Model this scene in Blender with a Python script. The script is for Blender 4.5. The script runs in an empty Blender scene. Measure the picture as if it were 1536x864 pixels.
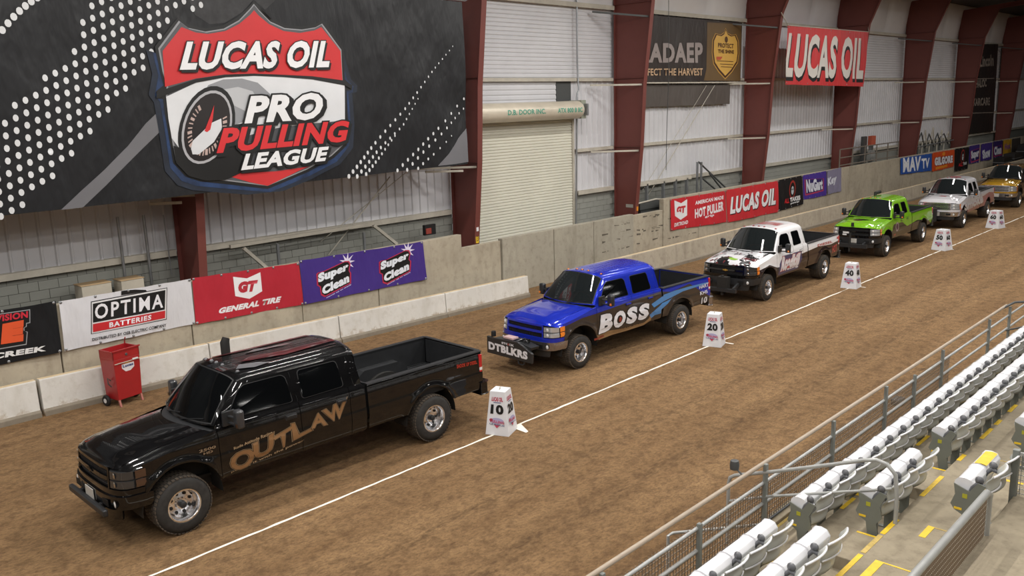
import bpy, bmesh, math, random
from math import sin, cos, pi, radians, sqrt, exp
from mathutils import Vector, Matrix

EXPOSURE = -0.46
LAMPW = 420.0
SC = bpy.context.scene
COL = SC.collection
random.seed(7)

# ---------------------------------------------------------------- camera
cam = bpy.data.cameras.new('camera')
cam.sensor_fit = 'HORIZONTAL'; cam.sensor_width = 36.0
cam.lens = 36.0 * 1319.68 / 1536.0
cam.clip_end = 400
cam_o = bpy.data.objects.new('camera', cam)
CR = [[0.6819354, -0.7308657, -0.0282742], [0.1695843, 0.1203908, 0.9781346], [-0.7114811, -0.6718194, 0.2060421]]
mw = Matrix(((CR[0][0], CR[1][0], CR[2][0], 0), (CR[0][1], CR[1][1], CR[2][1], 0), (CR[0][2], CR[1][2], CR[2][2], 5.8), (0, 0, 0, 1)))
cam_o.matrix_world = mw
COL.objects.link(cam_o)
SC.camera = cam_o
# ---------------------------------------------------------------- exposure and world
SC.view_settings.view_transform = 'Standard'
SC.view_settings.look = 'None'
SC.view_settings.exposure = EXPOSURE
SC.view_settings.gamma = 1.0
SC.view_settings.use_curve_mapping = False
w = bpy.data.worlds.new('world'); SC.world = w; w.use_nodes = True
w.node_tree.nodes['Background'].inputs[0].default_value = (0.55, 0.6, 0.65, 1)
w.node_tree.nodes['Background'].inputs[1].default_value = 0.3

# ---------------------------------------------------------------- area lights of the roof fixtures
def area(x, y, z, sx, sy, watts, col=(1.0, 0.965, 0.92)):
    l = bpy.data.lights.new('high_bay_lamp', 'AREA'); l.shape = 'RECTANGLE'; l.size = sx; l.size_y = sy
    l.energy = watts; l.color = col
    o = bpy.data.objects.new('high_bay_lamp', l); o.location = (x, y, z); COL.objects.link(o); return o
LAMPS = []
for _i, _x in enumerate([-9, -2, 5, 12, 19, 26, 33, 40, 48, 57, 67]):
    for _y in (13.5, 8.5, 3.0, -3.0, -8.5, -17.0, -26.0, -36.0, -46.0):
        if _y < -10 and _i % 2: continue
        _z = 11.2 + (19.8 - _y) * 0.08 - 1.0 if _y > -22 else 13.4 - (-22 - _y) * 0.06
        LAMPS.append((_x, _y, _z))
        _w = LAMPW * (1.0 if _x < 30 else (0.75 if _x < 45 else 0.38)) * (1.0 if _y > 1 else (0.62 if _y > -10 else 0.5))
        area(_x, _y, _z, 2.2, 0.3, _w)

# ---------------------------------------------------------------- materials
def lin(c):
    return tuple((v / 12.92 if v <= 0.04045 else ((v + 0.055) / 1.055) ** 2.4) for v in c)
def hexc(h):
    return lin(tuple(int(h[i:i + 2], 16) / 255 for i in (0, 2, 4)))
class NT:
    def __init__(s, name):
        s.m = bpy.data.materials.new(name); s.m.use_nodes = True
        s.t = s.m.node_tree; s.b = s.t.nodes['Principled BSDF']
    def n(s, ty, **kw):
        n = s.t.nodes.new(ty)
        for k, v in kw.items():
            if k.startswith('_'): setattr(n, k[1:], v)
            else: n.inputs[k.replace('__', ' ')].default_value = v
        return n
    def l(s, a, b): s.t.links.new(a, b)
    def coords(s, kind='Object', scale=None, rot=None):
        tc = s.n('ShaderNodeTexCoord')
        if scale is None: return tc.outputs[kind]
        mp = s.n('ShaderNodeMapping'); mp.inputs['Scale'].default_value = scale
        if rot: mp.inputs['Rotation'].default_value = rot
        s.l(tc.outputs[kind], mp.inputs['Vector']); return mp.outputs[0]
    def noise(s, vec, scale, detail=4, rough=0.6):
        n = s.n('ShaderNodeTexNoise', Scale=scale, Detail=detail, Roughness=rough); s.l(vec, n.inputs['Vector']); return n.outputs['Fac']
    def ramp(s, fac, stops):
        r = s.n('ShaderNodeValToRGB'); el = r.color_ramp.elements
        while len(el) < len(stops): el.new(0.5)
        for e, (p, c) in zip(el, stops):
            e.position = p; e.color = (c, c, c, 1) if isinstance(c, (int, float)) else (*c, 1)
        s.l(fac, r.inputs[0]); return r.outputs[0]
    def mix(s, fac, a, b, mode='MIX'):
        m = s.n('ShaderNodeMix', _data_type='RGBA', _blend_type=mode)
        for sock, v in ((m.inputs[0], fac), (m.inputs[6], a), (m.inputs[7], b)):
            if isinstance(v, (int, float)): sock.default_value = v
            elif isinstance(v, tuple): sock.default_value = (*v, 1)
            else: s.l(v, sock)
        return m.outputs[2]
    def bump(s, h, strength, dist=0.01, prev=None):
        b = s.n('ShaderNodeBump', Strength=strength, Distance=dist); s.l(h, b.inputs['Height'])
        if prev: s.l(prev, b.inputs['Normal'])
        return b.outputs[0]
    def col(s, c):
        if isinstance(c, tuple): s.b.inputs['Base Color'].default_value = (*c, 1)
        else: s.l(c, s.b.inputs['Base Color'])
    def setp(s, rough=None, metal=None, coat=None, coatr=None, spec=None, emis=None, trans=None, alpha=None):
        I = s.b.inputs
        if rough is not None: I['Roughness'].default_value = rough
        if metal is not None: I['Metallic'].default_value = metal
        if coat is not None: I['Coat Weight'].default_value = coat; I['Coat Roughness'].default_value = coatr or 0.03
        if spec is not None: I['Specular IOR Level'].default_value = spec
        if trans is not None: I['Transmission Weight'].default_value = trans
        if alpha is not None: I['Alpha'].default_value = alpha
_MC = {}
def mat(name, c, rough=0.5, metal=0.0, var=0.0, vs=3.0, bump=0.0, bs=30.0, coat=None, spec=None, coatr=None, bd=0.004):
    if name in _MC: return _MC[name]
    if isinstance(c, str): c = hexc(c)
    t = NT(name); t.setp(rough, metal, coat, coatr, spec)
    if var or bump:
        v = t.coords()
        if var:
            f = t.noise(v, vs, 5, 0.65)
            t.col(t.mix(t.ramp(f, [(0.3, 0.0), (0.7, 1.0)]), tuple(x * (1 - var) for x in c), tuple(min(1, x * (1 + var)) for x in c)))
        else: t.col(c)
        if bump:
            t.l(t.bump(t.noise(v, bs, 4, 0.6), bump, bd), t.b.inputs['Normal'])
    else: t.col(c)
    _MC[name] = t.m
    return t.m

def m_dirt():
    t = NT('packed_dirt'); v = t.coords('Object')
    vx = t.coords('Object', (0.16, 1.3, 1.0)); vx2 = t.coords('Object', (0.5, 2.6, 1.0))
    a = t.noise(v, 0.35, 5, 0.6); b = t.noise(v, 4.5, 8, 0.72); c = t.noise(vx, 1.0, 6, 0.6); f = t.noise(t.coords('Object', (0.7, 1.25, 1.0), (0, 0, 0.5)), 17, 6, 0.75)
    base = t.mix(t.ramp(c, [(0.34, 0.0), (0.66, 1.0)]), hexc('957450'), hexc('b8946a'))
    base = t.mix(t.ramp(a, [(0.35, 0.0), (0.7, 0.65)]), base, hexc('8f704d'))
    base = t.mix(t.ramp(b, [(0.38, 0.5), (0.55, 0.0)]), base, hexc('57402c'))
    base = t.mix(t.ramp(f, [(0.38, 0.55), (0.54, 0.0)]), base, hexc('5f4833'))
    base = t.mix(t.ramp(f, [(0.6, 0.0), (0.85, 0.5)]), base, hexc('c2a683'))
    sep = t.n('ShaderNodeSeparateXYZ'); t.l(v, sep.inputs[0])
    wob = t.n('ShaderNodeMath', _operation='MULTIPLY_ADD'); t.l(t.noise(v, 0.5, 3), wob.inputs[0]); wob.inputs[1].default_value = 0.5; t.l(sep.outputs['Y'], wob.inputs[2])
    for yc, wd in ((7.6, .30), (6.2, .22), (8.9, .2)):
        d = t.n('ShaderNodeMath', _operation='SUBTRACT'); t.l(wob.outputs[0], d.inputs[0]); d.inputs[1].default_value = yc
        e = t.n('ShaderNodeMath', _operation='ABSOLUTE'); t.l(d.outputs[0], e.inputs[0])
        rut = t.ramp(e.outputs[0], [(0.0, 1.0), (wd, 0.0)])
        gt = t.mix(1.0, rut, t.ramp(t.noise(t.coords('Object', (0.8, 2.2, 1)), 4.0, 4, .7), [(0.42, 0.0), (0.62, 0.6)]), 'MULTIPLY')
        base = t.mix(gt, base, hexc('54402c'))
    t.col(base); t.setp(0.92, spec=0.25)
    n1 = t.bump(t.noise(vx2, 2.6, 8, 0.72), 0.9, 0.09)
    n2 = t.bump(t.noise(v, 9, 8, 0.75), 1.0, 0.06, n1)
    n3 = t.bump(t.noise(v, 45, 4, 0.7), 0.8, 0.015, n2)
    t.l(n3, t.b.inputs['Normal']); return t.m
def m_concrete(name, c1, c2, stain='5c5142', sc=1.0, low=None):
    t = NT(name); v = t.coords('Object')
    a = t.noise(v, 0.8 * sc, 6, 0.65); b = t.noise(v, 5 * sc, 6, 0.7); c = t.noise(t.coords('Object', (1, 1, 0.25)), 2.2 * sc, 5, 0.6)
    base = t.mix(t.ramp(a, [(0.3, 0.0), (0.7, 1.0)]), hexc(c1), hexc(c2))
    base = t.mix(t.ramp(c, [(0.52, 0.0), (0.78, 0.45)]), base, hexc(stain))
    base = t.mix(t.ramp(b, [(0.3, 0.35), (0.5, 0.0)]), base, hexc(stain))
    if low:
        sep = t.n('ShaderNodeSeparateXYZ'); t.l(v, sep.inputs[0])
        ad = t.n('ShaderNodeMath', _operation='MULTIPLY_ADD'); t.l(b, ad.inputs[0]); ad.inputs[1].default_value = 0.75; t.l(sep.outputs['Z'], ad.inputs[2])
        base = t.mix(t.ramp(ad.outputs[0], [(0.40, 0.9), (0.56, 0.0)]), base, hexc(low))
    t.col(base); t.setp(0.85, spec=0.3)
    t.l(t.bump(t.noise(v, 18, 6, 0.7), 0.35, 0.01), t.b.inputs['Normal']); return t.m
def m_cloth(name, c, var=0.10, rough=0.45):
    t = NT(name); v = t.coords('Object')
    if isinstance(c, str): c = hexc(c)
    f = t.noise(v, 2.2, 4, 0.6)
    t.col(t.mix(f, tuple(x * (1 - var) for x in c), tuple(min(1, x * (1 + var)) for x in c))); t.setp(rough, spec=0.35)
    n1 = t.bump(t.noise(t.coords('Object', (1.0, 1, 0.35), (0, 0.5, 0)), 3.0, 3, 0.5), 0.8, 0.08)
    t.l(t.bump(t.noise(v, 60, 2, 0.5), 0.08, 0.002, n1), t.b.inputs['Normal']); return t.m

# ---------------------------------------------------------------- mesh builder
class MB:
    def __init__(s): s.v = []; s.f = []; s.m = []; s.mi = {}; s.ml = []
    def mid(s, m):
        if m.name not in s.mi: s.mi[m.name] = len(s.ml); s.ml.append(m)
        return s.mi[m.name]
    def add(s, vs, fs, m):
        o = len(s.v); k = s.mid(m); s.v += [tuple(p) for p in vs]
        for f in fs: s.f.append(tuple(i + o for i in f)); s.m.append(k)
    def box(s, c, d, m, rz=0.0, M=None):
        x, y, z = d[0] / 2, d[1] / 2, d[2] / 2
        P = [Vector((a * x, b * y, e * z)) for a in (-1, 1) for b in (-1, 1) for e in (-1, 1)]
        R = Matrix.Rotation(rz, 3, 'Z') if M is None else M
        P = [R @ p + Vector(c) for p in P]
        s.add(P, [(0, 1, 3, 2), (4, 6, 7, 5), (0, 4, 5, 1), (2, 3, 7, 6), (0, 2, 6, 4), (1, 5, 7, 3)], m)
    def span(s, a, b, m):
        s.box([(a[i] + b[i]) / 2 for i in range(3)], [abs(b[i] - a[i]) for i in range(3)], m)
    def bar(s, a, b, wd, ht, m, up=(0, 0, 1)):
        a, b = Vector(a), Vector(b); d = b - a; L = d.length
        if L < 1e-6: return
        x = d / L; u = Vector(up)
        if abs(x.dot(u)) > 0.99: u = Vector((0, 1, 0))
        y = u.cross(x).normalized(); z = x.cross(y)
        s.box((a + b) / 2, (L, wd, ht), m, M=Matrix((x, y, z)).transposed())
    def tube(s, pts, r, m, n=8, caps=True):
        pts = [Vector(p) for p in pts]; vs = []; fs = []
        N = len(pts); prev = None
        for i, p in enumerate(pts):
            d = (pts[min(i + 1, N - 1)] - pts[max(i - 1, 0)]).normalized()
            if prev is None:
                u = Vector((0, 0, 1)) if abs(d.z) < 0.9 else Vector((1, 0, 0))
                a = d.cross(u).normalized()
            else:
                a = (prev - d * prev.dot(d)).normalized()
            prev = a; b = d.cross(a); rr = r[i] if isinstance(r, (list, tuple)) else r
            vs += [p + (a * cos(2 * pi * k / n) + b * sin(2 * pi * k / n)) * rr for k in range(n)]
        for i in range(N - 1):
            for k in range(n):
                fs.append((i * n + k, i * n + (k + 1) % n, (i + 1) * n + (k + 1) % n, (i + 1) * n + k))
        if caps: fs += [tuple(range(n - 1, -1, -1)), tuple((N - 1) * n + k for k in range(n))]
        s.add(vs, fs, m)
    def lathe(s, prof, m, c=(0, 0, 0), axis='Y', n=32, caps=False, a0=0):
        vs = []; fs = []
        for (r, h) in prof:
            for k in range(n):
                a = a0 + 2 * pi * k / n
                if axis == 'Y': vs.append((c[0] + r * cos(a), c[1] + h, c[2] + r * sin(a)))
                elif axis == 'Z': vs.append((c[0] + r * cos(a), c[1] + r * sin(a), c[2] + h))
                else: vs.append((c[0] + h, c[1] + r * cos(a), c[2] + r * sin(a)))
        for i in range(len(prof) - 1):
            for k in range(n):
                fs.append((i * n + k, i * n + (k + 1) % n, (i + 1) * n + (k + 1) % n, (i + 1) * n + k))
        if caps: fs += [tuple(range(n)), tuple((len(prof) - 1) * n + k for k in range(n))]
        s.add(vs, fs, m)
    def grid(s, f, nu, nv, m, us=None, vs_=None):
        us = us or [i / nu for i in range(nu + 1)]; vv = vs_ or [j / nv for j in range(nv + 1)]
        P = [f(u, v) for u in us for v in vv]; k = len(vv)
        F = [(i * k + j, (i + 1) * k + j, (i + 1) * k + j + 1, i * k + j + 1) for i in range(len(us) - 1) for j in range(k - 1)]
        s.add(P, F, m)
    def prism(s, poly, y0, y1, m, f=lambda a, b, y: (a, y, b)):
        n = len(poly)
        s.add([f(a, b, y0) for a, b in poly] + [f(a, b, y1) for a, b in poly],
              [tuple(range(n)), tuple(range(2 * n - 1, n - 1, -1))] + [(i, (i + 1) % n, n + (i + 1) % n, n + i) for i in range(n)], m)
    def build(s, name, parent=None, smooth=None, bevel=None, fn=None, loc=None, recalc=False, solid=None):
        me = bpy.data.meshes.new(name)
        vs = [fn(p) for p in s.v] if fn else s.v
        me.from_pydata(vs, [], s.f)
        for m in s.ml: me.materials.append(m)
        me.polygons.foreach_set('material_index', s.m)
        if recalc:
            bm = bmesh.new(); bm.from_mesh(me); bmesh.ops.recalc_face_normals(bm, faces=bm.faces); bm.to_mesh(me); bm.free()
        if smooth:
            me.polygons.foreach_set('use_smooth', [True] * len(me.polygons)); me.set_sharp_from_angle(angle=radians(smooth))
        me.update()
        o = bpy.data.objects.new(name, me); COL.objects.link(o)
        if parent: o.parent = parent
        if loc: o.location = loc
        if solid:
            md = o.modifiers.new('solid', 'SOLIDIFY'); md.thickness = solid; md.offset = -1
        if bevel:
            md = o.modifiers.new('bevel', 'BEVEL'); md.width = bevel; md.segments = 2; md.limit_method = 'ANGLE'; md.angle_limit = radians(40)
        return o
def empty(name, loc=(0, 0, 0), rz=0.0):
    o = bpy.data.objects.new(name, None); o.location = loc; o.rotation_euler = (0, 0, rz); o.empty_display_size = 0.2; COL.objects.link(o); return o
def tag(o, label=None, cat=None, group=None, kind=None):
    if label: o['label'] = label
    if cat: o['category'] = cat
    if group: o['group'] = group
    if kind: o['kind'] = kind
    return o
def copy_tree(o, parent=None):
    c = o.copy(); COL.objects.link(c)
    if parent: c.parent = parent
    for ch in list(o.children): copy_tree(ch, c)
    return c
def interp(x, pts):
    if x <= pts[0][0]: return pts[0][1]
    for (a, b), (c, d) in zip(pts, pts[1:]):
        if x <= c: return b + (d - b) * (x - a) / (c - a)
    return pts[-1][1]
def sm_interp(x, pts):
    if x <= pts[0][0]: return pts[0][1]
    for (a, b), (c, d) in zip(pts, pts[1:]):
        if x <= c:
            t = (x - a) / (c - a); return b + (d - b) * t * t * (3 - 2 * t)
    return pts[-1][1]

# ---------------------------------------------------------------- flat print: text and polygons
_TC = {}
SPACING = [0.0]
def text_raw(s, bold):
    k = (s, round(bold, 4), SPACING[0])
    if k not in _TC:
        cu = bpy.data.curves.new('t', 'FONT'); cu.body = s; cu.size = 1.0; cu.offset = bold; cu.resolution_u = 3; cu.space_character = 1.0 + SPACING[0]
        ob = bpy.data.objects.new('t', cu); me = bpy.data.meshes.new_from_object(ob)
        _TC[k] = ([(v.co.x, v.co.y) for v in me.vertices], [tuple(p.vertices) for p in me.polygons])
        bpy.data.objects.remove(ob); bpy.data.curves.remove(cu); bpy.data.meshes.remove(me)
    return _TC[k]
def T(s, quad, bold=0.02, extra=0.0, sp=0.0):
    """quad = top-left, top-right, bottom-right, bottom-left; returns (verts2d, faces)"""
    SPACING[0] = bold * 1.5 + sp; base, _ = text_raw(s, bold); vs, fs = text_raw(s, bold + extra)
    x0 = min(p[0] for p in base); x1 = max(p[0] for p in base); y0 = min(p[1] for p in base); y1 = max(p[1] for p in base)
    tl, tr, br, bl = quad; out = []
    for x, y in vs:
        u = (x - x0) / (x1 - x0); v = (y - y0) / (y1 - y0)
        out.append(tuple((bl[i] * (1 - u) + br[i] * u) * (1 - v) + (tl[i] * (1 - u) + tr[i] * u) * v for i in (0, 1)))
    return out, fs
def poly(pts): return list(pts), [tuple(range(len(pts)))]
def disc(cx, cy, rx, ry=None, n=20, rot=0.0):
    ry = ry or rx; P = []
    for k in range(n):
        a = 2 * pi * k / n; x, y = rx * cos(a), ry * sin(a); P.append((cx + x * cos(rot) - y * sin(rot), cy + x * sin(rot) + y * cos(rot)))
    return poly(P)
def rect(x0, y0, x1, y1): return poly([(x0, y0), (x1, y0), (x1, y1), (x0, y1)])
def rrect(x0, y0, x1, y1, r, n=4):
    P = []
    for cx, cy, a0 in ((x1 - r, y1 - r, 0), (x0 + r, y1 - r, 90), (x0 + r, y0 + r, 180), (x1 - r, y0 + r, 270)):
        for k in range(n + 1):
            a = radians(a0 + 90 * k / n); P.append((cx + r * cos(a), cy + r * sin(a)))
    return P
def qlerp(q, u0, v0, u1, v1):
    tl, tr, br, bl = q
    def P(u, v): return tuple((bl[i] * (1 - u) + br[i] * u) * (1 - v) + (tl[i] * (1 - u) + tr[i] * u) * v for i in (0, 1))
    return [P(u0, v1), P(u1, v1), P(u1, v0), P(u0, v0)]
def print_mesh(mb, layers, fn, step=0.0, lift=0.003, clip=None):
    """layers: list of (material, shapes); fn(a, b, lift) -> 3d point"""
    for li, (m, shapes) in enumerate(layers):
        bm = bmesh.new()
        for vs, fs in shapes:
            V = [bm.verts.new((a, b, 0)) for a, b in vs]
            for f in fs:
                try: bm.faces.new([V[i] for i in f])
                except ValueError: pass
        if clip:
            x0, y0, x1, y1 = clip
            for co, no in (((x0, 0, 0), (-1, 0, 0)), ((x1, 0, 0), (1, 0, 0)), ((0, y0, 0), (0, -1, 0)), ((0, y1, 0), (0, 1, 0))):
                bmesh.ops.bisect_plane(bm, geom=bm.verts[:] + bm.edges[:] + bm.faces[:], plane_co=co, plane_no=no, clear_outer=True)
        bmesh.ops.triangulate(bm, faces=[f for f in bm.faces if len(f.verts) > 3])
        if step and bm.verts:
            xs = [v.co.x for v in bm.verts]; ys = [v.co.y for v in bm.verts]
            for ax, lo, hi in ((0, min(xs), max(xs)), (1, min(ys), max(ys))):
                k = math.ceil(lo / step)
                while k * step < hi:
                    co = (k * step, 0, 0) if ax == 0 else (0, k * step, 0); no = (1, 0, 0) if ax == 0 else (0, 1, 0)
                    bmesh.ops.bisect_plane(bm, geom=bm.verts[:] + bm.edges[:] + bm.faces[:], plane_co=co, plane_no=no); k += 1
        bm.verts.index_update()
        mb.add([fn(v.co.x, v.co.y, lift * (li + 1)) for v in bm.verts], [tuple(v.index for v in f.verts) for f in bm.faces], m)
        bm.free()

# ================================================================ materials used by the structure
M_DIRT = m_dirt()
M_CONC = m_concrete('arena_wall_concrete', 'a39a89', 'b7ad9a', '6d6352')
M_CONC2 = m_concrete('plain_wall_concrete', '9c9688', 'aca697', '655e50')
M_BARR = m_concrete('painted_barrier_concrete', 'cbc9c4', 'd9d6d0', 'a79f90', 1.0, 'a08c72')
M_BARRF = m_concrete('far_barrier_concrete', 'a49b8b', 'b4ab9b', '5f564a')
M_BARTOP = m_concrete('dusty_barrier_top', 'c9b391', 'd6c4a4', 'a98e68')
M_TREAD = m_concrete('stand_concrete', '857b69', 'a0957f', '5c5142', 1.6)
M_CMU = mat('grey_block', '8f9089', 0.85, var=0.07, vs=1.5, bump=0.3, bs=40)
M_CMU2 = mat('grey_mortar', '878882', 0.9)
M_FOOT = mat('grey_barrier_foot', '82796b', .9, var=.12, vs=6)
M_PANEL = mat('white_wall_steel', 'cfcfd3', 0.42, var=0.06, vs=0.8, bump=0.05, bs=6)
M_PANEL2 = mat('white_insulation', 'dcdadb', 0.38, var=0.04, vs=1.0, bump=0.15, bs=5)
M_GIRT = mat('dusty_girt_steel', 'b9b3a6', 0.6, var=0.15, vs=2.5)
M_RED = mat('red_oxide_steel', '6e3a34', 0.5, var=0.08, vs=1.0)
M_GALV = mat('galvanised_steel', '9a9da0', 0.38, 0.7, var=0.1, vs=4)
M_GREY = mat('grey_rail_paint', 'a4a5a3', 0.35, 0.15, var=0.1, vs=6)
M_DGREY = mat('dark_grey_paint', '4c4e4e', 0.5, 0.2)
M_DOOR = mat('cream_door_steel', 'd2d0c2', 0.45, var=0.05, vs=0.6)
M_BLACK = mat('flat_black', '0d0d0e', 0.55)
M_ROPE = mat('pale_rope', 'b7b2a6', 0.7)
M_ROOF = mat('roof_liner', '434346', 0.8)
M_DARKWALL = mat('dim_end_wall', '3b352f', 0.8, var=0.15, vs=0.5)
M_CHALK = mat('white_chalk', 'e9e2d4', 0.9, var=0.05, vs=12)
M_YEL = mat('yellow_step_paint', 'e2bd2c', 0.6, var=0.12, vs=14)
M_YELW = mat('worn_yellow_paint', 'b9a05a', 0.75, var=0.2, vs=20)

YW = 19.8
XCOL = [9.54, 18.35, 26.6, 36.2, 45.65, 55.3, 64.9, 75.3]
XCOL_ALL = [-8.6, 0.5] + XCOL
def roofz(y): return 11.2 + (19.8 - y) * 0.08 if y > -22 else 14.54 - (-22 - y) * 0.08

# floor
b = MB(); b.span((-18, -60, -0.3), (100, 22, 0), M_DIRT); o = b.build('floor'); tag(o, 'packed brown dirt floor of the arena', None, None, 'structure')
# chalk line
b = MB(); x = -8.0; ys = 10.45
n_seg = 0
rnd = random.Random(3)
P = []
while x < 70:
    P.append((x, 10.5 - 0.0022 * (x - 5) + rnd.uniform(-.008, .008), 0.025 * rnd.uniform(0.75, 1.2) * (0.25 if x > 25 and rnd.random() < .12 else 1))); x += 0.22
vs = []; fs = []
for i, (x, y, h) in enumerate(P): vs += [(x, y - h, 0.006), (x, y + h, 0.006)]
for i in range(len(P) - 1):
    if rnd.random() > -1: fs.append((2 * i, 2 * i + 2, 2 * i + 3, 2 * i + 1))
b.add(vs, fs, M_CHALK)
o = b.build('chalk_line'); tag(o, 'long white chalk line drawn on the dirt beside the trucks', 'line')
for (x, y, w_) in ((11.0, 10.28, 0.05), (18.35, 10.27, 0.03), (26.33, 10.27, 0.03), (34.6, 10.2, 0.03), (41.5, 10.25, 0.03)):
    b = MB(); b.add([(x - w_ * .4, 10.47, .008), (x + .22, 10.47, .008), (x + w_ * .4, 10.10, .008), (x - w_, 10.10, .008)] if x < 12 else [(x - w_, 10.47, .008), (x + w_, 10.47, .008), (x + w_, 10.10, .008), (x - w_, 10.10, .008)], [(0, 3, 2, 1)], M_CHALK)
    k = {11.0: 'nearest the black truck, at the marker reading 10', 18.35: 'at the marker reading 20', 26.33: 'at the marker beside the white truck', 34.6: 'at the marker beside the green truck', 41.5: 'at the farthest marker'}[x]
    tag(b.build('chalk_tick'), 'short white chalk tick ' + k, 'line', 'chalk ticks across the white line')

# ceiling with purlins and red rafters
b = MB()
b.add([(-18, -22, 14.54), (100, -22, 14.54), (100, -60.3, roofz(-60.3)), (-18, -60.3, roofz(-60.3))], [(0, 1, 2, 3)], M_ROOF)
b.add([(-18, 21, roofz(21)), (100, 21, roofz(21)), (100, -22, roofz(-22)), (-18, -22, roofz(-22)), (-18, 21, roofz(21) + .2), (100, 21, roofz(21) + .2), (100, -22, roofz(-22) + .2), (-18, -22, roofz(-22) + .2)],
                [(0, 1, 2, 3), (4, 7, 6, 5), (0, 4, 5, 1), (1, 5, 6, 2), (2, 6, 7, 3), (3, 7, 4, 0)], M_ROOF)
ceil = b.build('ceiling'); tag(ceil, 'sloping roof liner over the arena', None, None, 'structure')
for k in range(10):
    y = 16.5 - 3.6 * k
    b = MB(); b.span((-17.9, y - .04, roofz(y) - .22), (99.9, y + .04, roofz(y) - .01), M_ROOF); o = b.build('purlin', ceil)
# insulation blankets bulging under the eave, one per bay
edges = [-17] + XCOL_ALL + [88]
for a, c in zip(edges, edges[1:]):
    b = MB()
    def fi(u, v, a=a, c=c):
        x = a + (c - a) * u; q = abs(sin(pi * u * 3)) ** 0.5
        ang = v * pi / 2
        y = 19.70 - 0.30 * v * v - 0.22 * q * sin(pi * min(1, v * 1.0)) ** .7 ; z = 9.08 + (roofz(19.4) - 9.1) * v
        return (x, y, z)
    b.grid(fi, 36, 10, M_PANEL2); b.build('insulation_blanket', ceil, smooth=60)
# fixtures
for i, (x, y, z) in enumerate(LAMPS):
    b = MB(); b.box((x, y, z + .07), (2.3, .36, .1), M_GREY); b.bar((x - .9, y, z + .1), (x - .9, y, z + .82), .015, .015, M_GALV); b.bar((x + .9, y, z + .1), (x + .9, y, z + .82), .015, .015, M_GALV)
    b.build('lamp_housing', ceil)

# other walls of the hall
for nm, a, c in (('wall_left', (-18, -60, 0), (-17.7, 21, 14.6)), ('wall_right', (88, -60, 0), (88.3, 21, 14.6)), ('wall_front', (-18, -60.3, 0), (100, -60, 12))):
    b = MB(); b.span(a, c, M_DARKWALL); tag(b.build(nm), None, None, None, 'structure')

# ---------------------------------------------------------------- back wall
wall = empty('wall_back', (0, 0, 0)); tag(wall, 'tall arena wall of grey block and white corrugated steel', None, None, 'structure')
def vribs(x0, x1, z0, z1, m, sp=0.305, y=YW, dep=0.035):
    b = MB(); P = []; x = x0
    while x < x1 - 1e-3:
        for dx, dy in ((0, 0), (sp * .72, 0), (sp * .80, -dep), (sp * .92, -dep)):
            if x + dx < x1: P.append((x + dx, y + dy))
        x += sp
    P.append((x1, y))
    vs = [(a, c, z) for a, c in P for z in (z0, z1)]
    b.add(vs, [(2 * i, 2 * i + 2, 2 * i + 3, 2 * i + 1) for i in range(len(P) - 1)], m); return b
def hribs(x0, x1, z0, z1, m, sp=0.13, y=YW, dep=0.022):
    b = MB(); P = []; z = z0
    while z < z1 - 1e-3:
        for dz, dy in ((0, 0), (sp * .25, -dep), (sp * .8, -dep * .9)):
            if z + dz < z1: P.append((z + dz, y + dy))
        z += sp
    P.append((z1, y))
    vs = [(x, c, a) for a, c in P for x in (x0, x1)]
    b.add(vs, [(2 * i, 2 * i + 1, 2 * i + 3, 2 * i + 2) for i in range(len(P) - 1)], m); return b
bays = list(zip(edges, edges[1:]))
DX0, DX1 = 19.1, 24.12
for i, (a, c) in enumerate(bays):
    door = abs(a - 18.35) < .01
    if door:
        vribs(DX1 + .1, c, 2.66, 4.08, M_PANEL).build('wall_panel', wall); vribs(DX1 + .1, c, 4.14, 6.5, M_PANEL).build('wall_panel', wall)
        hribs(a, c, 6.58, 8.98, M_PANEL).build('wall_panel', wall)
        hribs(DX0 - .3, 23.4, 5.7, 6.5, M_PANEL, 0.16).build('wall_panel', wall)
        b = MB(); b.span((23.42, YW - .02, 5.3), (24.2, YW + .05, 6.5), M_DGREY); b.build('wall_recess', wall)
        vribs(a, DX0 - .02, 0.02, 6.5, M_PANEL, y=YW - .01).build('wall_panel', wall)
    else:
        vribs(a, c, 2.66, 4.08, M_PANEL).build('wall_panel', wall); vribs(a, c, 4.14, 6.5, M_PANEL).build('wall_panel', wall)
        (hribs if a > 40 else vribs)(a, c, 6.58, 8.98, M_PANEL).build('wall_panel', wall)
    for z, h, y in ((2.62, .09, YW - .16), (4.11, .06, YW - .14), (6.54, .06, YW - .14), (9.02, .1, YW - .2)):
        x0 = DX1 + .12 if door and z < 5 else a
        b = MB(); b.span((x0 + .12, y, z - h / 2), (c - .12, YW, z + h / 2), M_GIRT); b.span((x0 + .12, y - .01, z - h / 2 - .05), (c - .12, y + .012, z + h / 2), M_GIRT)
        b.build('girt', wall)
# backing so that no light passes
b = MB(); b.span((-18, YW + .02, 2.6), (DX0, YW + .2, 11.3), M_PANEL); b.span((DX1, YW + .02, 2.6), (88, YW + .2, 11.3), M_PANEL); b.span((DX0, YW + .02, 5.2), (DX1, YW + .2, 11.3), M_PANEL)
b.span((-18, YW + .01, 0), (DX0, YW + .2, 2.6), M_CMU2); b.span((DX1, YW + .01, 0), (88, YW + .2, 2.6), M_CMU2); b.span((DX0, YW + .09, 0), (DX1, YW + .2, 5.2), M_CMU2); b.build('wall_core', wall)
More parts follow.
